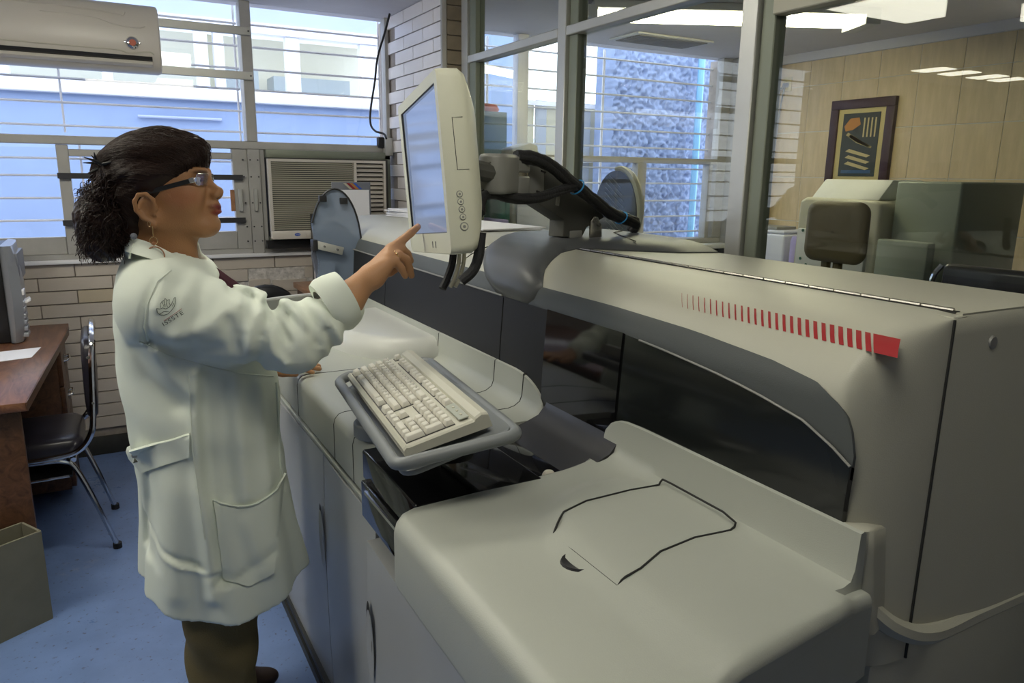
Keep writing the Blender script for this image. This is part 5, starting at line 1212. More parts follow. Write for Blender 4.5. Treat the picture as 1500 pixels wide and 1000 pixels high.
# cranium and face masses
Bf.ell(Hd(.012, .055), (.098, .074, .088), rotax(0), k=.0)
Bf.ell(Hd(.052, .045), (.060, .062, .070), rotax(0), k=.02)
Bf.ell(HP(272, 285), (.046, .057, .066), rotax(-8), k=.012)              # mid face
Bf.ell(HP(277, 256), (.032, .058, .038), rotax(0), k=.012)                # brow block
Bf.ell(HP(287, 311), (.037, .037, .036), rotax(-10), k=.014)             # muzzle
Bf.ell(HP(308, 325), (.0195, .022, .018), AX, k=.012)                     # chin
Bf.ell(HP(300, 330), (.026, .030, .016), rotax(8), k=.015)
for sgn in (1, -1):
    Bf.cap(HP(241, 318, .050*sgn), HP(300, 331, .016*sgn), .024, .018, k=.022)   # jaw line
    Bf.ell(HP(283, 283, .038*sgn), (.030, .022, .026), rotax(-20), k=.022)        # cheek
    Bf.ell(HP(270, 300, .040*sgn), (.040, .022, .034), rotax(-20), k=.02)
    Bf.ell(HP(297, 263, .030*sgn), (.012, .018, .012), AX, k=.012, sub=True)      # eye socket
    Bf.ell(HP(290, 264, .030*sgn), (.0155, .014, .0125), AX, k=.004)              # eyeball / lid
    Bf.cap(HP(301, 252, .012*sgn), HP(293, 250, .040*sgn), .0075, .006, k=.012)   # brow ridge
    Bf.ell(HP(317, 284, .0115*sgn), (.0095, .0075, .0078), AX, k=.005)            # nostril wing
# nose
Bf.cap(HP(299, 261), HP(318, 278), .0070, .0080, k=.010)
Bf.cap(HP(301, 259), HP(301, 263), .008, .008, k=.012)
Bf.ell(HP(320, 279.5), (.0090, .0095, .0085), AX, k=.006)
Bf.cap(HP(308, 286), HP(309, 300), .0115, .0120, k=.012)
Bf.cap(HP(309, 300), HP(308, 316), .0125, .0100, k=.012)
Bf.cap(HP(309, 284), HP(319, 286), .009, .0055, k=.008)
for sgn in (1, -1): Bf.ell(HP(318.3, 288.0, .0062*sgn), (.0048, .0030, .0034), rotax(35), k=.003, sub=True)
# lips (pouting)
Bf.ell(HP(313, 300.5), (.0125, .020, .0085), rotax(-12), k=.010)
Bf.ell(HP(316.5, 301.5), (.010, .014, .0052), rotax(-25), k=.003)
Bf.ell(HP(317.5, 308), (.010, .0155, .0062), rotax(15), k=.003)
Bf.ell(HP(326, 304.6), (.010, .020, .0016), rotax(8), k=.002, sub=True)
# neck
Bf.cap(Hd(.000, -.03), W(232, 420, 1.83), .056, .062, k=.025)
Bf.cap(Hd(.035, -.06), W(262, 392, 1.82), .036, .040, k=.03)
Bf.cap(HP(262, 338), W(272, 405, 1.80), .020, .020, k=.03)
# ear (right one seen; left mirrored)
for sgn in (1, -1):
    def E(du, dv, dw): return Hd(.012+du, dv-.008, (.070+dw)*sgn)
    pth = [E(.016, .002, .004), E(.014, .022, .010), E(.002, .034, .015), E(-.012, .032, .018), E(-.021, .018, .019), E(-.020, .000, .016), E(-.010, -.016, .011), E(.004, -.026, .006)]
    Bf.ell(E(-.004, .006, .004), (.019, .008, .028), rotax(-105+90), k=.005)
    Bf.ell(E(.000, .002, .013), (.010, .007, .014), rotax(-15), k=.004, sub=True)
    for a, b in zip(pth, pth[1:]): Bf.cap(a, b, .0046, .0046, k=.003)
    Bf.ell(E(.008, -.031, .005), (.008, .005, .009), AX, k=.004)
    Bf.ell(E(.013, -.008, .006), (.004, .004, .007), AX, k=.003)
# torso (hidden under the coat) and chest
SH_R = W(240, 438, 1.69); SH_L = SH_R+np.array([.02, .34, .0])
Bf.ell((.13, 1.85, 1.13), (.10, .15, .18), k=.03); Bf.ell((.16, 1.85, .92), (.11, .15, .16), k=.05)
Bf.cap(SH_R, SH_L, .055, .055, k=.05)
# right arm
EL_R = W(430, 497, 1.60); WR_R = W(541, 405, 1.585)
Bf.cap(SH_R, EL_R, .050, .042, k=.03)
FA = W(505, 442, 1.59)
Bf.cap(EL_R, FA, .042, .037, k=.02); Bf.cap(FA, WR_R, .037, .0255, k=.02)
# left arm: elbow back, palm resting on the deck
EL_L = np.array([.18, 2.12, 1.03]); WR_L = np.array([.355, 2.105, .963])
Bf.cap(SH_L, EL_L, .050, .040, k=.03); Bf.cap(EL_L, WR_L, .038, .026, k=.02)
for k_, (dy, L, r_) in enumerate(((-.034, .060, .0078), (-.012, .088, .0085), (.010, .094, .0088), (.032, .084, .0084))):
    a = WR_L+np.array([.075, dy, -.014]); b = a+np.array([L*.55, dy*.25, .004]); c = a+np.array([L, dy*.45, -.008])
    Bf.cap(WR_L+np.array([.02, dy*.5, -.004]), a, .014, .0115, k=.010); Bf.cap(a, b, .0100, r_, k=.004); Bf.cap(b, c, r_, r_*.85, k=.003)
Bf.cap(WR_L+np.array([.015, -.02, -.005]), WR_L+np.array([.050, -.052, -.014]), .013, .011, k=.010); Bf.cap(WR_L+np.array([.050, -.052, -.014]), WR_L+np.array([.085, -.058, -.019]), .0105, .0085, k=.003)
# right hand, pixel+depth joints
def HZ(zx, zy, Y): return W(540+zx*.16, 310+zy*.16, Y)
def finger(js, rs, k0=.006):
    for i in range(len(js)-1): Bf.cap(js[i], js[i+1], rs[i], rs[i+1], k=k0 if i == 0 else .003)
wr = HZ(20, 590, 1.585)
mIdx = HZ(205, 345, 1.612); mMid = HZ(185, 395, 1.598); mRng = HZ(180, 430, 1.583); mLit = HZ(165, 480, 1.570)
for m_, r_ in ((mIdx, .0135), (mMid, .014), (mRng, .0135), (mLit, .0125)):
    Bf.cap(wr+(m_-mMid)*.35, m_, .021, r_, k=.012)
Bf.cap(HZ(60, 600, 1.580), HZ(140, 520, 1.572), .023, .017, k=.012)        # heel of the palm
finger([mIdx, HZ(300, 268, 1.618), HZ(385, 195, 1.626), HZ(452, 137, 1.632)], [.0135, .0108, .0095, .0078])
finger([mMid, HZ(300, 340, 1.612), HZ(352, 385, 1.618), HZ(382, 450, 1.622)], [.014, .0112, .0098, .0085])
finger([mRng, HZ(275, 398, 1.590), HZ(345, 440, 1.590), HZ(372, 520, 1.594), HZ(392, 585, 1.598)], [.0135, .0112, .0103, .0092, .0078])
finger([mLit, HZ(245, 455, 1.573), HZ(300, 520, 1.574), HZ(335, 590, 1.578)], [.0125, .0102, .0090, .0072])
finger([HZ(90, 560, 1.60), HZ(190, 540, 1.622), HZ(270, 500, 1.632), HZ(318, 470, 1.634)], [.018, .0135, .0110, .0088], .012)   # thumb folded behind
Vb, Qb = Bf.mesh()
person, Vb = mesh_obj('person', Vb, Qb, 'skin', None, (.16, 1.85, 0), relax=1)
tag(person, 'woman in a white lab coat and glasses touching the monitor, curly dark hair tied back', 'person')
# skin colouring: lips, blush, brows, nails
rel = Vb-HO; U_ = rel@eU; V2 = rel@eV; W_ = rel@eW
col = np.tile(np.array([.33, .165, .075, 1.0]), (len(Vb), 1))
def paint(mask, c, amt=1):
    mk = (mask*amt)[:, None]; col[:, :3] = col[:, :3]*(1-mk)+np.array(c)*mk
isl = U_ > -.2
def gell(c, R): q = Vb-np.array(c); return np.clip(1.6-1.6*np.sqrt(((q@eU)/R[0])**2+((q@eW)/R[1])**2+((q@eV)/R[2])**2)+.6, 0, 1)*isl
hand = np.clip((Vb[:, 0]-.42)/.05, 0, 1)
paint(hand, (.46, .245, .125))
paint(gell(HP(280, 286, .05), (.035, .03, .022)), (.36, .14, .075), .55)
paint(gell(HP(316, 301), (.016, .019, .0075)), (.15, .022, .022), 1); paint(gell(HP(317.5, 308.5), (.014, .017, .0068)), (.22, .035, .032), 1)
for sgn in (1, -1): paint(gell(HP(298, 252, .028*sgn), (.018, .020, .0042)), (.03, .015, .01), .85); paint(gell(HP(300, 264, .030*sgn), (.008, .016, .0022)), (.03, .02, .015), .8)
paint(gell(HZ(452, 130, 1.632), (.007, .009, .006)), (.62, .36, .28), .6)
me = person.data; ca_ = me.color_attributes.new('Col', 'FLOAT_COLOR', 'POINT'); ca_.data.foreach_set('color', col.ravel().astype(np.float32))

# --- coat
Cf = Field((-.12, 1.44, .40), (.66, 2.30, 1.42), .0052)
tab = [(y, Y_(l, y, 1.85), Y_(r, y, 1.85)) for y, l, r in ((372, 186, 296), (385, 178, 312), (400, 172, 322), (430, 166, 345), (470, 164, 378), (520, 168, 400), (560, 175, 404), (600, 182, 407), (650, 192, 410), (700, 203, 415), (750, 207, 425), (800, 206, 437), (850, 205, 448), (870, 204, 450))]
zs = np.array([(a.z+b.z)/2 for _, a, b in tab])[::-1]; xl = np.array([a.x for _, a, b in tab])[::-1]; xr = np.array([b.x for _, a, b in tab])[::-1]
zry = np.array([.40, .50, .62, .75, .88, 1.0, 1.12, 1.2, 1.25, 1.29, 1.315, 1.34]); ryy = np.array([.235, .232, .225, .215, .195, .185, .190, .195, .180, .140, .10, .07])
def torso(X, Y, Z):
    z = Z+.0*X; cl = np.interp(Z, zs, xl); cr = np.interp(Z, zs, xr); cx = (cl+cr)/2; rx = (cr-cl)/2; ry = np.interp(Z, zry, ryy)
    dx = (X-cx)/rx; dy = (Y-1.85)/ry; n = 2.35
    r = (np.abs(dx)**n+np.abs(dy)**n)**(1/n)
    th = np.arctan2(Y-1.85, X-cx)
    low = np.clip((1.02-Z)/.5, 0, 1)
    fold = .006*low*np.sin(th*6+1.5*np.sin(Z*5))+.006*low*np.sin(th*11+2+Z*4)+.003*np.sin(Z*38+th*3)*np.exp(-((Z-1.0)/.15)**2)
    pinch = .010*np.exp(-((Z-.86)/.035)**2)
    return (r-1)*np.minimum(rx, ry)+fold+pinch*.3
lo_, hi_ = (-.12, 1.44, .40), (.66, 2.30, 1.42)
Cf.blend(np.array(lo_), np.array(hi_), torso, 0)
# cut hem: lower at the near side centre, higher at the slits
def hem(X, Y, Z):
    zc = .487+.035*np.clip(np.abs(X-.19)/.17, 0, 1)**2+.00*Y
    return Z-zc
w_ = Cf.win(lo_, hi_); sl, Xg, Yg, Zg = w_; Cf.F[sl] = np.maximum(Cf.F[sl], -hem(Xg, Yg, Zg))
# shoulders and sleeves
Cf.cap(SH_R+np.array([-.005, .06, -.005]), SH_L+np.array([-.005, -.06, -.005]), .066, .066, k=.05)
NK = W(228, 372, 1.83)
Cf.cap(NK+np.array([0, 0, -.045]), SH_R+np.array([0, .02, 0]), .050, .064, k=.04); Cf.cap(NK+np.array([0, 0, -.045]), SH_L+np.array([0, -.02, 0]), .050, .064, k=.04)
CU_R = W(500, 452, 1.59)
def sleeve(a, b, ra, rb, amp, ph, k=.03):
    a = np.array(a, float); b = np.array(b, float); d = b-a; L = d@d; up = nrm(np.cross(d, (0, 1, 0)))
    side = nrm(np.cross(up, d))
    def fn(X, Y, Z):
        t_ = ((X-a[0])*d[0]+(Y-a[1])*d[1]+(Z-a[2])*d[2])/L; t = np.clip(t_, 0, 1)
        px_, py_, pz_ = X-a[0]-t*d[0], Y-a[1]-t*d[1], Z-a[2]-t*d[2]
        an = np.arctan2(px_*up[0]+py_*up[1]+pz_*up[2], px_*side[0]+py_*side[1]+pz_*side[2])
        f = amp*np.sin(t*19+ph+1.6*np.sin(an+.5)+an)*np.sin(t*PI)**.5+amp*.7*np.sin(t*9+2.2*an+ph*2)
        return np.sqrt(px_**2+py_**2+pz_**2)-(ra+(rb-ra)*t)+f
    r = max(ra, rb)+.02; Cf.blend(np.minimum(a, b)-r, np.maximum(a, b)+r, fn, k)
ELc = EL_R+np.array([.0, 0, -.003])
MID = (SH_R*.5+ELc*.5)+np.array([0, 0, -.006])
sleeve(SH_R+np.array([.0, .0, -.02]), MID, .088, .080, .002, 1.0, .05); sleeve(MID, ELc, .080, .067, .006, .3, .02)
sleeve(ELc, CU_R, .067, .050, .0075, 2.2, .02)
sleeve(SH_L+np.array([0, 0, -.02]), EL_L, .086, .076, .004, 0, .05); sleeve(EL_L, WR_L-np.array([.03, 0, -.01]), .072, .05, .005, 1, .02)
# drapery creases on the visible side: (photo-plane polyline, depth, amount, width)
for pts, Yq, A, sg in (
    ([(388, 452), (392, 480), (400, 515), (418, 534)], 1.53, .010, .012), ([(346, 432), (372, 440), (391, 453), (394, 470)], 1.55, -.012, .010),
    ([(395, 437), (420, 446), (440, 462), (452, 495)], 1.53, .009, .013), ([(407, 447), (412, 470), (424, 500)], 1.53, -.012, .010),
    ([(419, 456), (440, 480), (470, 505)], 1.53, -.007, .012), ([(355, 450), (366, 485), (362, 520)], 1.55, .009, .020),
    ([(330, 455), (300, 478), (255, 495)], 1.59, .008, .018), ([(222, 505), (260, 520), (318, 508)], 1.59, -.008, .016),
    ([(455, 450), (470, 470), (478, 500)], 1.53, .006, .012), ([(335, 470), (345, 505), (370, 535)], 1.55, -.007, .014),
    ([(232, 415), (217, 445), (213, 480), (222, 508)], 1.60, -.007, .010), ([(245, 400), (228, 425), (226, 450)], 1.61, .005, .012),
    ([(205, 520), (225, 560), (262, 600)], 1.65, -.009, .022), ([(225, 520), (250, 555), (275, 575)], 1.65, .007, .020),
    ([(284, 550), (286, 620), (290, 720)], 1.65, .009, .014), ([(305, 550), (306, 640), (312, 725)], 1.65, -.010, .020),
    ([(345, 555), (350, 630), (356, 720)], 1.67, .008, .020), ([(330, 560), (332, 650), (336, 720)], 1.66, -.006, .016), ([(378, 560), (385, 630), (392, 700)], 1.70, .005, .016),
    ([(222, 700), (228, 760), (226, 850)], 1.64, -.010, .014), ([(256, 700), (258, 780), (262, 880)], 1.63, .006, .030),
    ([(298, 740), (304, 800), (312, 880)], 1.62, .010, .016), ([(322, 745), (322, 800), (332, 850)], 1.62, -.006, .012),
    ([(228, 822), (262, 832), (300, 838)], 1.62, -.005, .007), ([(232, 832), (268, 843), (305, 846)], 1.62, .004, .006), ([(320, 852), (350, 845), (398, 812)], 1.63, -.007, .012), ([(305, 850), (325, 848), (332, 862)], 1.61, -.005, .007),
    ([(360, 760), (375, 800), (392, 830)], 1.65, .006, .018)):
    Cf.crease([W(x, y, Yq) for x, y in pts], A*1.25, sg*.9)
# open neck and hollow cuff
def hollow(a, b, ra, rb): Cf.cap(a, b, ra, rb, k=.006, sub=True)
hollow(W(262, 375, 1.82), W(285, 330, 1.82), .052, .060); hollow(W(240, 352, 1.82), Hd(0, 0), .062, .062)
hollow(CU_R+.75*(WR_R-CU_R), CU_R+1.2*(WR_R-CU_R), .046, .05)
Vc, Qc = Cf.mesh()
coat, Vc = mesh_obj('lab_coat', Vc, Qc, 'coat', person, relax=2)
coat['label'] = 'white long lab coat'
bpy.context.view_layer.update()
bvh = BVHTree.FromPolygons([tuple(v) for v in Vc], [tuple(q) for q in Qc])
bvb = BVHTree.FromPolygons([tuple(v) for v in Vb], [tuple(q) for q in Qb])
EYE = Vector((0, 0, H))
def hit(px, py, lift=.001, tree=None):
    px = float(px); py = float(py)
    d = ((px-750)*RIGHT-(py-500)*UP+FPX*FWD).normalized(); r = (tree or bvh).ray_cast(EYE, d)
    if r[0] is None: return None
    n = r[1] if r[1].dot(d) < 0 else -r[1]; return r[0]+n*lift
def dens(pts, n=6):
    out = []
    for a, b in zip(pts, pts[1:]):
        for k in range(n): out.append((a[0]+(b[0]-a[0])*k/n, a[1]+(b[1]-a[1])*k/n))
    return out+[pts[-1]]
def seamline(name, pts, r, m, lift=.0008, parent=coat, n=6):
    P = [hit(x, y, lift) for x, y in dens(pts, n)]; P = [p for p in P if p is not None]
    if len(P) > 2: return obj(name, MB().tube(P, r, 5), m, parent)
def cloth_patch(name, fn, nu, nv, lift, thick, m='coat', **k):
    rows = []; last = None
    for i in range(nv):
        r = []
        for j in range(nu):
            p = hit(*fn(j/(nu-1), i/(nv-1)), lift); 
            if p is None: p = last
            if p is None: p = W(*fn(j/(nu-1), i/(nv-1)), 1.72)
            r.append(p); last = p
        rows.append(r)
    d = Vector((0, 1, .2)).normalized(); return obj(name, MB().slab(rows, lambda p: p+d*thick), m, coat, smooth=60, **k)
# side pocket
def pk(u, v):
    top = np.array([310+105*u, np.interp(u, [0, .3, .6, .85, 1], [733, 741, 738, 722, 694])]); bot = np.array([328+72*u, np.interp(u, [0, .5, 1], [850, 858, 838])])
    p = top+(bot-top)*v; return p[0], p[1]
cloth_patch('pocket', pk, 16, 16, .0045, .006)
seamline('pocket_hem', [pk(u, .0) for u in np.linspace(0, 1, 9)], .0022, 'coat', .0055)
# half belt at the back
def belt(u, v):
    a = np.array([183+97*u, 662-26*u]); b = np.array([203+77*u, 692-24*u]); p = a+(b-a)*v; return p[0]+6*(1-u), p[1]
cloth_patch('half_belt', belt, 14, 5, .006, .009)
lp_ = [W(196, 655, 1.80), W(184, 661, 1.83), W(188, 672, 1.84), W(203, 690, 1.80)]
obj('belt_loop', MB().slab([[lp_[0], lp_[1]], [lp_[3], lp_[2]]], lambda p: Vector(p)+Vector((.004, .03, 0))), 'coat', coat, smooth=60)
b_ = hit(203, 664, .010); obj('button', MB().lathe(b_, [(0, -.002), (.006, -.001), (.007, .002)], 14, axis='Y'), 'kb_key', coat)
# seams
seamline('shoulder_seam', [(247, 398), (228, 415), (214, 445), (208, 480), (222, 520)], .0011, 'coat_ink', .0002) if False else None
seamline('shoulder_seam', [(250, 396), (230, 413), (216, 445), (210, 478), (218, 505)], .0022, 'coat', .0008)
seamline('sleeve_seam', [(205, 500), (245, 520), (300, 535), (350, 547), (400, 551)], .0016, 'coat', .0006)
seamline('side_seam', [(276, 548), (279, 600), (282, 660), (290, 720), (300, 790)], .0016, 'coat', .0006)
seamline('front_edge', [(404, 560), (407, 620), (410, 680), (416, 720)], .0030, 'coat', .0010)
# hem stitching ring
# collar: a band standing round the neck with a folded leaf
cp = [(190, 348, 1.93), (187, 352, 1.84), (196, 350, 1.77), (222, 358, 1.742), (252, 372, 1.745), (275, 386, 1.755), (290, 398, 1.77), (300, 412, 1.79)]
ct = smoothpath([W(*q) for q in cp], 6)
low_ = [(184, 366, 1.94), (182, 370, 1.84), (186, 369, 1.755), (214, 377, 1.715), (246, 387, 1.70), (272, 399, 1.705), (290, 410, 1.73), (304, 424, 1.76)]
cl2 = smoothpath([W(*q) for q in low_], 6)
inn_ = [p+Vector((0, 0, -.02))+(Vector((HO[0], 1.82, p.z))-p).normalized()*.012 for p in ct]
rows = [inn_, [p+(Vector((HO[0], 1.82, p.z))-p).normalized()*.004+Vector((0, 0, -.002)) for p in ct], [p+Vector((0, 0, .002)) for p in ct], [a*.5+b*.5+(a*.5+b*.5-Vector((HO[0], 1.82, (a.z+b.z)/2))).normalized()*.004 for a, b in zip(ct, cl2)], cl2]
obj('collar', MB().slab(rows, lambda p: p+(Vector((HO[0]+.02, 1.83, p.z-.01))-p).normalized()*.004), 'coat', coat, smooth=60)
# left side of the collar / lapel, mostly hidden
obj('collar', MB().slab([[Vector((p.x, 2*1.84-p.y, p.z)) for p in r] for r in rows], lambda p: p+(Vector((HO[0]+.02, 1.83, p.z-.01))-p).normalized()*.004), 'coat', coat, smooth=60)
# turned-back cuff
ca0 = Vector(W(477, 450, 1.59)); ca1 = Vector(W(509, 431, 1.588)); cd = (Vector(WR_R)-Vector(EL_R)).normalized(); cu_ = cd.cross(Vector((0, 1, 0))).normalized(); cs_ = cu_.cross(cd).normalized()
rows = []
for t, r_ in ((-.12, .040), (-.10, .056), (.15, .061), (.5, .0615), (.9, .0585), (1.0, .0565), (1.0, .052), (.85, .050)):
    c = ca0.lerp(ca1, t); rows.append([c+cd*(.012*math.cos(a+.4))+(cu_*math.cos(a)*(1.02)+cs_*math.sin(a)*.95)*(r_+.0016*math.sin(3*a+t*5)) for a in np.linspace(0, 2*PI, 36, endpoint=False)])
obj('cuff', MB().grid(rows, closed_u=True), 'coat', coat, smooth=60)
# logo on the sleeve: eagle emblem and lettering, printed flat on the cloth
def emb(px, py): return 231+(px-763)*.3, 435+(py-350)*.3   # zoomed sheet -> photo frame
def stroke(pts, r=.0005, m='coat_ink'):
    seamline('logo_line', [(x*.3, 330+y*.3) for x, y in pts], r, m, .0007, n=3)
for s_ in ([(765, 405), (780, 408), (795, 402), (808, 408), (825, 400), (838, 385), (850, 355), (856, 352), (858, 372), (852, 395), (838, 415), (820, 432), (800, 438), (782, 436), (768, 425), (765, 405)],
           [(785, 402), (782, 385), (790, 372), (800, 366), (806, 356), (815, 366), (828, 362), (826, 378), (832, 390), (824, 402)],
           [(800, 366), (803, 380), (798, 395)], [(815, 366), (812, 384), (818, 398)], [(790, 372), (795, 385)], [(806, 385), (806, 400)], [(780, 432), (800, 420), (825, 418)], [(842, 395), (850, 380)]): stroke(s_)
stroke([(800, 466), (840, 440), (888, 406)], .0004, 'coat_red_ink')
def letters(txt, p0, p1, h):
    cu = bpy.data.curves.new('t', 'FONT'); cu.body = txt; cu.size = 1; cu.space_character = 1.15; o = bpy.data.objects.new('t', cu); C.objects.link(o); bpy.context.view_layer.update()
    me = bpy.data.meshes.new_from_object(o.evaluated_get(bpy.context.evaluated_depsgraph_get())); co = [v.co.copy() for v in me.vertices]; fs = [tuple(p.vertices) for p in me.polygons]; bpy.data.objects.remove(o)
    wx = max(c.x for c in co); dx, dy = (p1[0]-p0[0])/wx, (p1[1]-p0[1])/wx; L = math.hypot(p1[0]-p0[0], p1[1]-p0[1]); nx, ny = (p1[1]-p0[1])/L, -(p1[0]-p0[0])/L
    vs = []
    for c in co: 
        q = hit(p0[0]+dx*c.x+nx*c.y*h, p0[1]+dy*c.x+ny*c.y*h, .0007); vs.append(q or Vector((0, 0, 0)))
    mb = MB(); mb.add(vs, fs); obj('logo_lettering', mb, 'coat_ink', coat, recalc=False, label='dark printed lettering')
letters('ISSSTE', (239.5, 478), (269.5, 459.5), 8.5)
# blouse at the open front
obj('blouse', MB().tube(smoothpath([W(300, 402, 1.80), W(325, 420, 1.80), W(345, 436, 1.80), W(360, 470, 1.82)], 4), [.03]*13, 10), 'blouse', person)
# --- trousers
Tf = Field((-.05, 1.58, .02), (.46, 2.18, .80), .0062)
Tf.cap((.17, 1.76, .74), (.165, 1.735, .45), .105, .082, k=.03); Tf.cap((.165, 1.735, .45), (.150, 1.735, .08), .080, .078, k=.02)
Tf.cap((.17, 1.95, .74), (.215, 1.97, .45), .105, .080, k=.03); Tf.cap((.215, 1.97, .45), (.185, 1.99, .075), .078, .075, k=.02)
Tf.ell((.17, 1.85, .72), (.13, .17, .10), k=.05)
w_ = Tf.win((-1, -1, -1), (3, 3, 3)); sl, Xg, Yg, Zg = w_
Tf.F[sl] += .0035*np.sin(Zg*45+Xg*30+2*np.sin(Yg*20))+.003*np.sin(Zg*21-Xg*40)
Tf.F[sl] = np.maximum(Tf.F[sl], -(Zg-.045+0*Xg))
Vt, Qt = Tf.mesh(); mesh_obj('trousers', Vt, Qt, 'trousers', person, relax=1)[0]['label'] = 'olive khaki trousers'
def shoe(hx, hy):
    F = Field((hx-.12, hy-.08, -.005), (hx+.22, hy+.08, .13), .004)
    F.ell((hx-.02, hy, .035), (.05, .038, .04), k=0); F.ell((hx+.09, hy, .028), (.085, .043, .034), k=.03); F.ell((hx+.05, hy, .055), (.06, .034, .035), k=.03)
    w_ = F.win((-9,)*3, (9,)*3); sl, X, Y, Z = w_; F.F[sl] = np.maximum(F.F[sl], -(Z-.008+0*X))
    V, Q = F.mesh(); s_, _ = mesh_obj('shoe', V, Q, 'shoe', person, relax=2)
    obj('sole', MB().prism([(hx+.035+(.115+.0*k)*math.cos(a), hy+.040*math.sin(a)) for k in (0,) for a in np.linspace(0, 2*PI, 24, endpoint=False)], 'Z', 0, .014), 'black_rubber', s_)
    obj('lace', MB().tube(smoothpath([(hx+.075, hy-.02, .070), (hx+.065, hy-.0, .082), (hx+.075, hy+.02, .070)], 4), .002, 5), 'black_rubber', s_)
    obj('lace', MB().tube(smoothpath([(hx+.065, hy-.01, .075), (hx+.05, hy-.03, .10), (hx+.07, hy-.035, .09), (hx+.068, hy-.01, .075)], 4), .002, 5), 'black_rubber', s_)
shoe(.155, 1.735); shoe(.165, 2.03)

# --- glasses, earrings, ring
gl_ = thing('glasses', '', '', tuple(HP(297, 262)))
for k_ in ('label', 'category'):
    if k_ in gl_: del gl_[k_]
gl_.parent = person; gl_.location = Vector(HP(297, 262))-origin_of(person)
LC = []
for sgn in (1, -1):
    c = Vector(HP(303.5, 262.5, .031*sgn)); LC.append(c)
    lens = rrect(.0235, .0125, .007, 5); wrap = Vector(eW)*1.0+Vector(eU)*(-.22*sgn); wrap.normalize(); vv = (Vector(eV)+Vector(eU)*.10).normalized(); nn = wrap.cross(vv).normalized()
    pts = [c+wrap*a+vv*b for a, b in lens]
    obj('lens', ribbon(pts, nn*.0015), 'glass_lens', gl_); obj('lens_rim', MB().tube([p+nn*.0007 for p in pts]+[pts[0]+nn*.0007], .0008, 6), 'chrome', gl_)
    hinge = c+wrap*(.0245*sgn)
    hp = Vector(HP(298, 262.5, .060*sgn)); ear_ = Vector(Hd(.004, .026, .079*sgn))
    def bar(a, b, h, tt, m, nm):
        dx_ = (b-a).normalized(); zz = Vector(eV); yy_ = dx_.cross(zz).normalized(); obj(nm, MB().obox((a+b)/2, dx_, yy_, dx_.cross(yy_), (b-a).length/2, tt, h), m, gl_, bevel=.0008, seg=1)
    bar(hinge, hp, .0048, .0012, 'chrome', 'end_piece'); bar(hp, hp.lerp(ear_, .10), .0055, .0016, 'chrome', 'hinge_plate'); bar(hp.lerp(ear_, .09), ear_, .0048, .0015, 'black_plastic', 'temple')
b1, b2_ = LC[0]-Vector(eW)*.0225, LC[1]+Vector(eW)*.0225
obj('bridge', MB().tube(smoothpath([b1, (b1+b2_)/2+Vector(eU)*.004+Vector((0, 0, .004)), b2_], 5), .0013, 6), 'chrome', gl_)
for sgn in (1, -1):
    ec = Vector(HP(290, 264, .030*sgn))+Vector(eU)*.0040+Vector(eW)*(.001*sgn)
    def ball(c, r, n=14): return MB().lathe(c, [(max(0, r*math.sin(a)), -r*math.cos(a)) for a in np.linspace(0, PI, n)], 18)
    ey = obj('eye', ball(ec, .0125), 'eye_white', person, smooth=180)
    obj('iris', ball(ec+Vector(eU)*.0082, .0052), 'eye_dark', ey, smooth=180)
er0 = Vector(Hd(.024, -.048, .092))
obj('earring', MB().tube([er0+Vector((0, 0, .008)), er0-Vector((0, 0, .014))], .0010, 6), 'gold', person)
ez = er0-Vector((0, 0, .022))
def ringt(c, r, rr, n=26, sx=1, ax=Vector(eU)): return MB().tube([c+ax*(r*math.cos(a)*sx)+Vector((0, 0, r*math.sin(a))) for a in np.linspace(0, 2*PI, n)], rr, 6)
obj('earring', ringt(ez, .008, .0009), 'gold', person)
obj('earring_bead', MB().lathe(ez-Vector((0, 0, .006)), [(0, -.005), (.0045, -.002), (.0045, .002), (0, .005)], 10), 'bead', person)
obj('earring_hoop', ringt(ez-Vector((-.001, 0, .0315)), .0185, .0016), 'copper', person, label='thin copper hoop')
obj('ear_stud', ringt(Vector(Hd(.014, -.036, .082)), .0055, .0010, 14, .5), 'gold', person)
rc_ = Vector(HZ(250, 378, 1.587)); fd = (Vector(HZ(275, 398, 1.590))-Vector(mRng)).normalized(); fa = fd.cross(Vector((0, 0, 1))).normalized(); fb_ = fd.cross(fa)
rr0 = Vector(mRng).lerp(Vector(HZ(275, 398, 1.590)), .62)
obj('ring', MB().tube([rr0+(fa*math.cos(a)+fb_*math.sin(a))*.0128 for a in np.linspace(0, 2*PI, 22)], .0014, 6), 'gold', person)
st1 = min([rr0+(fa*math.cos(a)+fb_*math.sin(a))*.0135 for a in np.linspace(0, 2*PI, 22)], key=lambda p: p.y-.6*p.z)
obj('ring_stone', MB().lathe(st1, [(0, -.003), (.0032, -.001), (.0032, .001), (0, .003)], 8), 'gold', person)

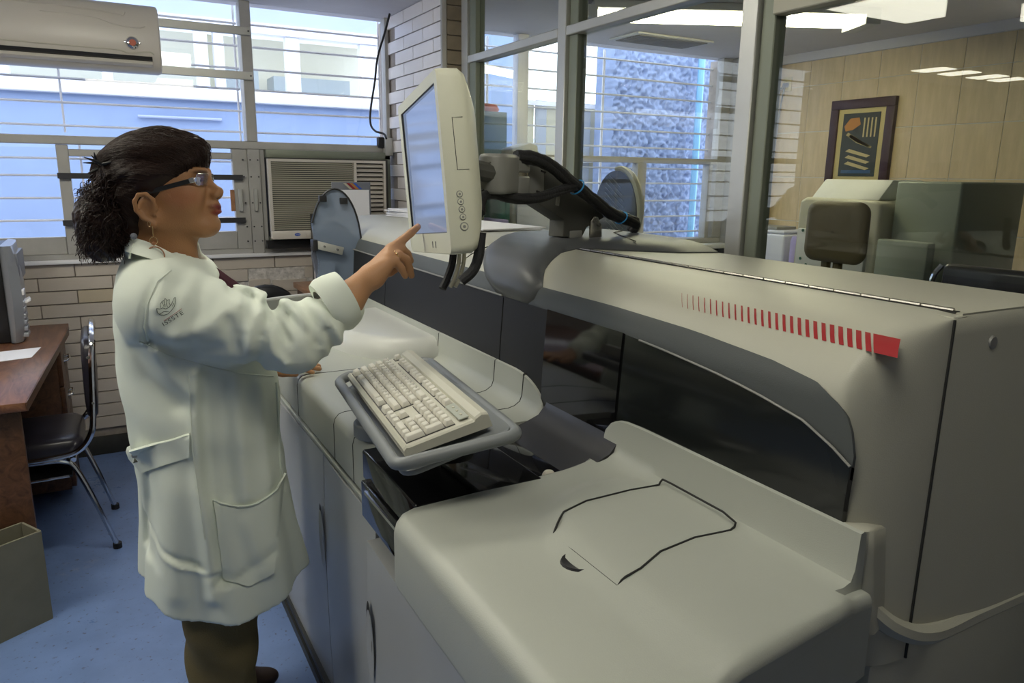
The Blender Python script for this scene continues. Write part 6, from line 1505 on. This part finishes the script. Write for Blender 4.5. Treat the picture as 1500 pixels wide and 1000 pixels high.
# --- hair
Hf = Field((-.13, 1.66, 1.22), (.30, 2.02, 1.64), .0036)
Hf.ell(Hd(-.002, .068), (.108, .083, .084), rotax(8), k=0)
Hf.ell(HP(262, 222), (.060, .062, .042), rotax(-25), k=.03)
Hf.ell(HP(283, 222), (.024, .044, .034), rotax(-50), k=.02)                 # fringe roll
Hf.ell(HP(215, 238), (.085, .074, .060), rotax(15), k=.03)
Hf.ell(HP(180, 262), (.060, .058, .058), rotax(35), k=.03)
for sgn in (1, -1):
    Hf.cap(HP(281, 236, .045*sgn), HP(250, 256, .064*sgn), .017, .017, k=.02)
    Hf.cap(HP(250, 254, .066*sgn), HP(228, 264, .070*sgn), .016, .018, k=.02)
    Hf.cap(HP(240, 270, .066*sgn), HP(240, 288, .063*sgn), .011, .005, k=.012)
    Hf.cap(HP(205, 290, .050*sgn), HP(205, 335, .036*sgn), .030, .024, k=.02)
    Hf.ell(Hd(.010, -.002, .090*sgn), (.026, .022, .033), rotax(-15), k=.008, sub=True)      # leave the ear clear
Hf.cap(HP(190, 300), HP(205, 350), .050, .035, k=.03)
w_ = Hf.win((-9,)*3, (9,)*3); sl, X, Y, Z = w_
ux = (X-HO[0])*eU[0]+(Y-HO[1])*eU[1]; wx = (X-HO[0])*eW[0]+(Y-HO[1])*eW[1]; vz = Z-HO[2]
Hf.F[sl] += .0016*np.sin(140*(vz-.45*ux)+18*wx+3*np.sin(ux*22))+.0010*np.sin(300*(vz-.5*ux)+5*np.sin(wx*40))
# keep the face and forehead clear
Hf.ell(HP(306, 284), (.055, .09, .050), AX, k=.01, sub=True)
Vh, Qh = Hf.mesh(); hair, _ = mesh_obj('hair', Vh, Qh, 'hair_top', person, relax=1)
# fine strands sweeping back from the forehead to the clip
clip = HP(150, 243)
bvhh = BVHTree.FromPolygons([tuple(v) for v in Vh], [tuple(q) for q in Qh])
sm_ = MB(); cen = Vector(HP(222, 262))
for i in range(850):
    sgn = 1 if i % 4 else -1
    t0 = random.random(); a0 = random.uniform(.02, 1.25)*sgn
    S0 = Vector(HP(296-40*t0*0+random.uniform(-20, 2), random.uniform(212, 262), 0)); S0 = S0+Vector(eW)*(random.uniform(.0, .075)*sgn)
    E0 = Vector(clip)+Vector((random.uniform(-.01, .02), random.uniform(-.03, .03), random.uniform(-.05, .01)))
    pts = []; rq = random.uniform(.3, 1); rw = random.random()
    for k in range(9):
        t = k/8; p = S0.lerp(E0, t)+Vector((0, 0, .05*math.sin(PI*t)*rq)) + Vector(eW)*(sgn*.05*math.sin(PI*t)*rw)
        d = (p-cen); L = d.length; d.normalize(); r = bvhh.ray_cast(cen+d*.25, -d)
        pts.append((r[0]+d*random.uniform(.0002, .0013)) if r[0] is not None else p)
    if max((a-b).length for a, b in zip(pts, pts[1:])) < .06: sm_.tube(smoothpath(pts, 2), .0006, 3, cap=False)
for i in range(420):
    sgn = 1 if i % 4 else -1
    S0 = Vector(HP(random.uniform(236, 282), random.uniform(240, 258), .062*sgn)); E0 = Vector(HP(158, random.uniform(245, 275), .02*sgn))
    if i % 3 == 0: S0 = Vector(HP(random.uniform(200, 236), random.uniform(262, 330), .060*sgn)); E0 = Vector(HP(160, random.uniform(265, 300), .02*sgn))
    pts = []
    for k in range(9):
        t = k/8; p = S0.lerp(E0, t)+Vector(eW)*(sgn*.03*math.sin(PI*t))+Vector((0, 0, .012*math.sin(PI*t)))
        d = Vector(eW)*sgn; r = bvhh.ray_cast(p+d*.12, -d)
        pts.append((r[0]+d*random.uniform(.0002, .0012)) if r[0] is not None else p)
    if max((a-b).length for a, b in zip(pts, pts[1:])) < .035: sm_.tube(smoothpath(pts, 2), .0006, 3, cap=False)
obj('hair_strands', sm_, 'hair_top', hair, smooth=180, kind='stuff', recalc=False)
# curly ponytail
cm = MB()
def rnd(a, b): return random.uniform(a, b)
for i in range(1150):
    root_px = (rnd(146, 185), rnd(248, 320)); v_ = rnd(0, 1)
    yq = 1.83+rnd(-.06, .06)
    tip = (rnd(112, 205), 378+rnd(-60, 10)) if random.random() < .7 else (rnd(108, 160), rnd(275, 360))
    if tip[0] > 185: tip = (tip[0], min(tip[1], 362))
    A = Vector(W(root_px[0], root_px[1], yq)); Bp = Vector(W(tip[0], tip[1], 1.83+rnd(-.075, .075)))
    mid = (A+Bp)/2+Vector((rnd(-.03, .0), rnd(-.02, .02), rnd(-.01, .02)))
    base = [A*(1-t)**2+mid*2*t*(1-t)+Bp*t*t for t in np.linspace(0, 1, 20)]
    turns = rnd(1.6, 3.2); R1 = rnd(.003, .0075); ph = rnd(0, 6); d = (Bp-A).normalized(); u = d.cross(Vector((0, 1, 0))).normalized(); v = d.cross(u)
    path = [p+(u*math.cos(ph+2*PI*turns*t)+v*math.sin(ph+2*PI*turns*t))*R1*min(1, .3+t*2) for p, t in zip(base, np.linspace(0, 1, 20))]
    cm.tube(path, [.0013*(1-.5*t) for t in np.linspace(0, 1, 20)], 3, cap=False)
core_ = Field((-.10, 1.70, 1.24), (.10, 1.96, 1.56), .005)
core_.cap(W(168, 262, 1.83), W(150, 320, 1.83), .036, .050, k=0); core_.cap(W(150, 320, 1.83), W(150, 352, 1.83), .052, .046, k=.02); core_.cap(W(175, 300, 1.83), W(190, 340, 1.83), .04, .03, k=.02)
w_ = core_.win((-9,)*3, (9,)*3); sl, X, Y, Z = w_; core_.F[sl] += .004*np.sin(X*260+3*np.sin(Z*90))*np.sin(Z*240+Y*200)
Vp, Qp = core_.mesh(); pony, _ = mesh_obj('ponytail', Vp, Qp, 'hair', person, relax=0)
obj('curls', cm, 'hair', pony, smooth=180, kind='stuff', recalc=False, label='tight dark curls')
cl_ = MB()
for k in range(9):
    a = k*.7; c = Vector(W(148+rnd(-8, 10), 243+rnd(-8, 8), 1.79+rnd(-.03, .03))); cl_.tube([c, c+Vector((.022*math.cos(a)-.006, -.01, .016*math.sin(a)+.005))], [.004, .001], 6)
obj('hair_clip', cl_, 'black_plastic', person)
obj('brooch', MB().lathe(Vector(W(196, 346, 1.745)), [(0, -.006), (.005, -.003), (.007, .002), (0, .004)], 12, axis='Y'), 'pc_grey', person)
